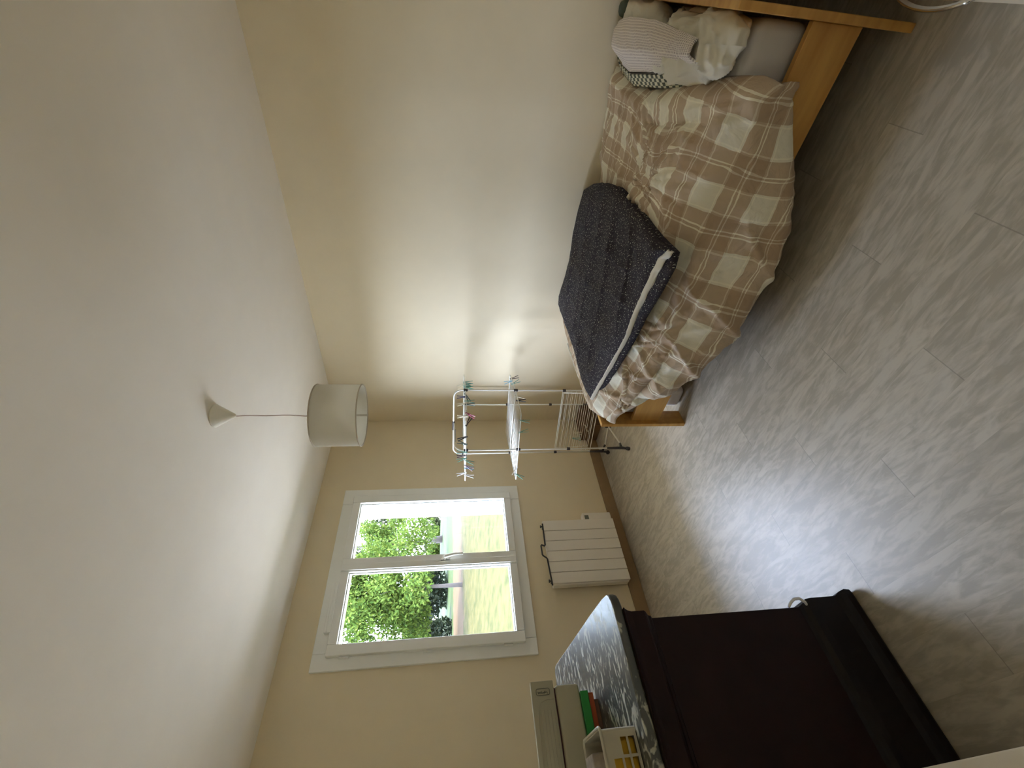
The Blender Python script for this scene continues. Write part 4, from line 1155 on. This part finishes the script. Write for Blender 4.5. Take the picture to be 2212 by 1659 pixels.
struct(MB().box((XL - T - 0.4, YB + T, 2.56), (XR + T + 0.6, YB + T + 1.02, 2.66)).build('added_eave', M_rend))  # unseen overhang, added to cut steep sky light at the window
rng = random.Random(4)
def leaves(n, centres, size, droop=0.0):
    m = MB(); v = m.v; f = m.f
    for _ in range(n):
        c, r = centres[rng.randrange(len(centres))]
        while True:
            q = Vector((rng.uniform(-1, 1), rng.uniform(-1, 1), rng.uniform(-1, 1)))
            if 0.15 < q.length < 1: break
        p = Vector(c) + Vector((q.x * r[0], q.y * r[1], q.z * r[2]))
        a = Vector((rng.gauss(0, 1), rng.gauss(0, 1), rng.gauss(0, 1) - droop)).normalized()
        b = a.orthogonal().normalized(); b = Matrix.Rotation(rng.uniform(0, 6.28), 3, a) @ b
        s = size * rng.uniform(0.6, 1.3); o = len(v)
        cc = a.cross(b)
        v += [tuple(p - a * s), tuple(p + b * s * 0.45 + cc * s * .08), tuple(p + a * s), tuple(p - b * s * 0.45 + cc * s * .08)]
        f.append((o, o + 1, o + 2, o + 3))
    return m
def tree(name, x, y, h, rtr, centres, n, size, mat, label, cat='tree', lean=0.0, droop=0.0, zfork=None):
    z = terr(x, y) - 0.05
    r = empty(name, (x, y, z)); tag(r, label, cat, 'trees in the garden')
    t = MB(); zf = zfork or h * 0.45
    t.tube([(x, y, z), (x + lean * .3, y, z + zf * .5), (x + lean * .6, y, z + zf), (x + lean, y, z + h)], [rtr * 1.3, rtr, rtr * 0.85, rtr * 0.2], 10)
    for k in range(9):
        a = k * 2.4; q = Vector((math.cos(a), math.sin(a), 0)); z0 = z + zf * (0.75 + 0.07 * k); l = h * 0.30
        t.tube([(x + lean * .6, y, z0), (x + lean * .6 + q.x * l * .5, y + q.y * l * .5, z0 + l * .28), (x + lean * .6 + q.x * l, y + q.y * l, z0 + l * .35)], [rtr * .45, rtr * .25, rtr * .08], 6)
    put(t.build('trunk', M_bark, smooth=True), r)
    put(leaves(n, centres, size, droop).build('foliage', mat), r)
    return r
# leafy tree in front of the left casement
tx, ty = 8.38, 19.6; tz = terr(tx, ty)
cs = []
for k in range(130):
    a = rng.uniform(0, 6.28); rr_ = rng.uniform(0, 2.9)
    x_ = tx - 0.5 + rr_ * math.cos(a) * 1.25; y_ = ty + rr_ * math.sin(a) * 0.7; hh = tz + rng.uniform(1.7, 8.6)
    cs.append(((x_, y_, hh), (0.75, 0.75, 0.62)))
tree('garden_tree', tx, ty, 8.0, 0.075, cs, 46000, 0.085, M_leafb, 'bright green leafy tree with a thin pale trunk, behind the window half without a handle', droop=0.8, zfork=1.9)
# bigger tree behind the right casement
tx, ty = 19.3, 35.8; tz = terr(tx, ty); cs = []
for k in range(66):
    a = rng.uniform(0, 6.28); rr_ = rng.uniform(0.3, 4.6)
    cs.append(((tx - 1.0 + rr_ * math.cos(a) * 1.1, ty + rr_ * math.sin(a), tz + rng.uniform(3.3, 15.5)), (1.1, 1.1, 0.85)))
tree('garden_tree', tx, ty, 14.0, 0.24, cs, 17000, 0.17, M_leafm, 'dark foliaged tree with a thick trunk, seen behind the window half with the handle', lean=-0.6, zfork=3.2)
# branch spray of a nearer tree between them
tx, ty = 16.9, 28.5; tz = terr(tx, ty); cs = [((tx + rng.uniform(-2.6, 1.2), ty + rng.uniform(-1, 1), tz + rng.uniform(2.6, 6.0)), (0.55, 0.55, 0.8)) for k in range(16)]
tree('garden_tree', tx + 3.4, ty, 5.0, 0.10, cs, 4200, 0.12, M_leafb, 'yellow green young tree standing before the thick trunked tree', droop=0.8, zfork=2.2, lean=-2.5)
# unseen tree added past the window edge to block low sky light
tx, ty = 0.3, 20.5; tz = terr(tx, ty); cs = []
for k in range(60):
    a = rng.uniform(0, 6.28); rr_ = rng.uniform(0.2, 3.6)
    cs.append(((tx + rr_ * math.cos(a), ty + rr_ * math.sin(a), tz + rng.uniform(2.6, 11.5)), (1.3, 1.3, 1.0)))
tree('garden_tree', tx, ty, 10.5, 0.20, cs, 9000, 0.30, M_leafd, 'unseen dark tree added past the window edge with hinges, to shade the floor', zfork=3.0)
tx, ty = -7.0, 18.5; tz = terr(tx, ty); cs = []  # another unseen tree, added to dim the right wall beside the bed
for k in range(56):
    a = rng.uniform(0, 6.28); rr_ = rng.uniform(0.2, 3.4)
    cs.append(((tx + rr_ * math.cos(a), ty + rr_ * math.sin(a), tz + rng.uniform(5.2, 9.6)), (1.3, 1.3, 1.0)))
tree("garden_tree", tx, ty, 9.4, 0.18, cs, 3600, 0.30, M_leafd, 'unseen dark tree added furthest from the thick trunked tree, to dim the right wall', zfork=4.6)
# dark bushes and far hedge
def bush(x, y, w_, d_, h_, mat, label, n=3500, size=0.14):
    z = terr(x, y); cs = [((x + rng.uniform(-w_, w_), y + rng.uniform(-d_, d_), z + rng.uniform(0.1, h_ * 0.8)), (w_ * .35, d_ * .6, h_ * .28)) for k in range(14)]
    r = leaves(n, cs, size).build('garden_bush', mat); tag(r, label, 'bush', 'bushes at the back of the garden'); return r
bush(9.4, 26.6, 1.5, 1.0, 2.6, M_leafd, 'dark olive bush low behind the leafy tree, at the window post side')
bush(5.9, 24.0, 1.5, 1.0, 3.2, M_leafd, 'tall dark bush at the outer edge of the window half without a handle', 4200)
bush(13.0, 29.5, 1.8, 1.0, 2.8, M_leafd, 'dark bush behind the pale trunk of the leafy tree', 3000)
bush(29.6, 41.5, 2.8, 1.5, 3.0, M_leafm, 'green bush beyond the lawn at the shutter side of the window', 3600, 0.2)
bush(22.0, 44.5, 2.8, 1.5, 1.6, M_leafb, 'low bright bush beyond the lawn behind the thick trunk', 2600, 0.2)
# far tree line
cs = []
for k in range(70):
    x_ = -4 + k * 0.75
    cs.append(((x_, 50 + rng.uniform(-1, 1), 2.2 + rng.uniform(0, 1) * (3.0 if x_ < 24 else 1.6)), (1.6, 1.2, 1.5)))
hd = leaves(9000, cs, 0.32).build('far_hedge', M_leafm); tag(hd, 'long green hedge closing the far end of the garden', 'hedge')
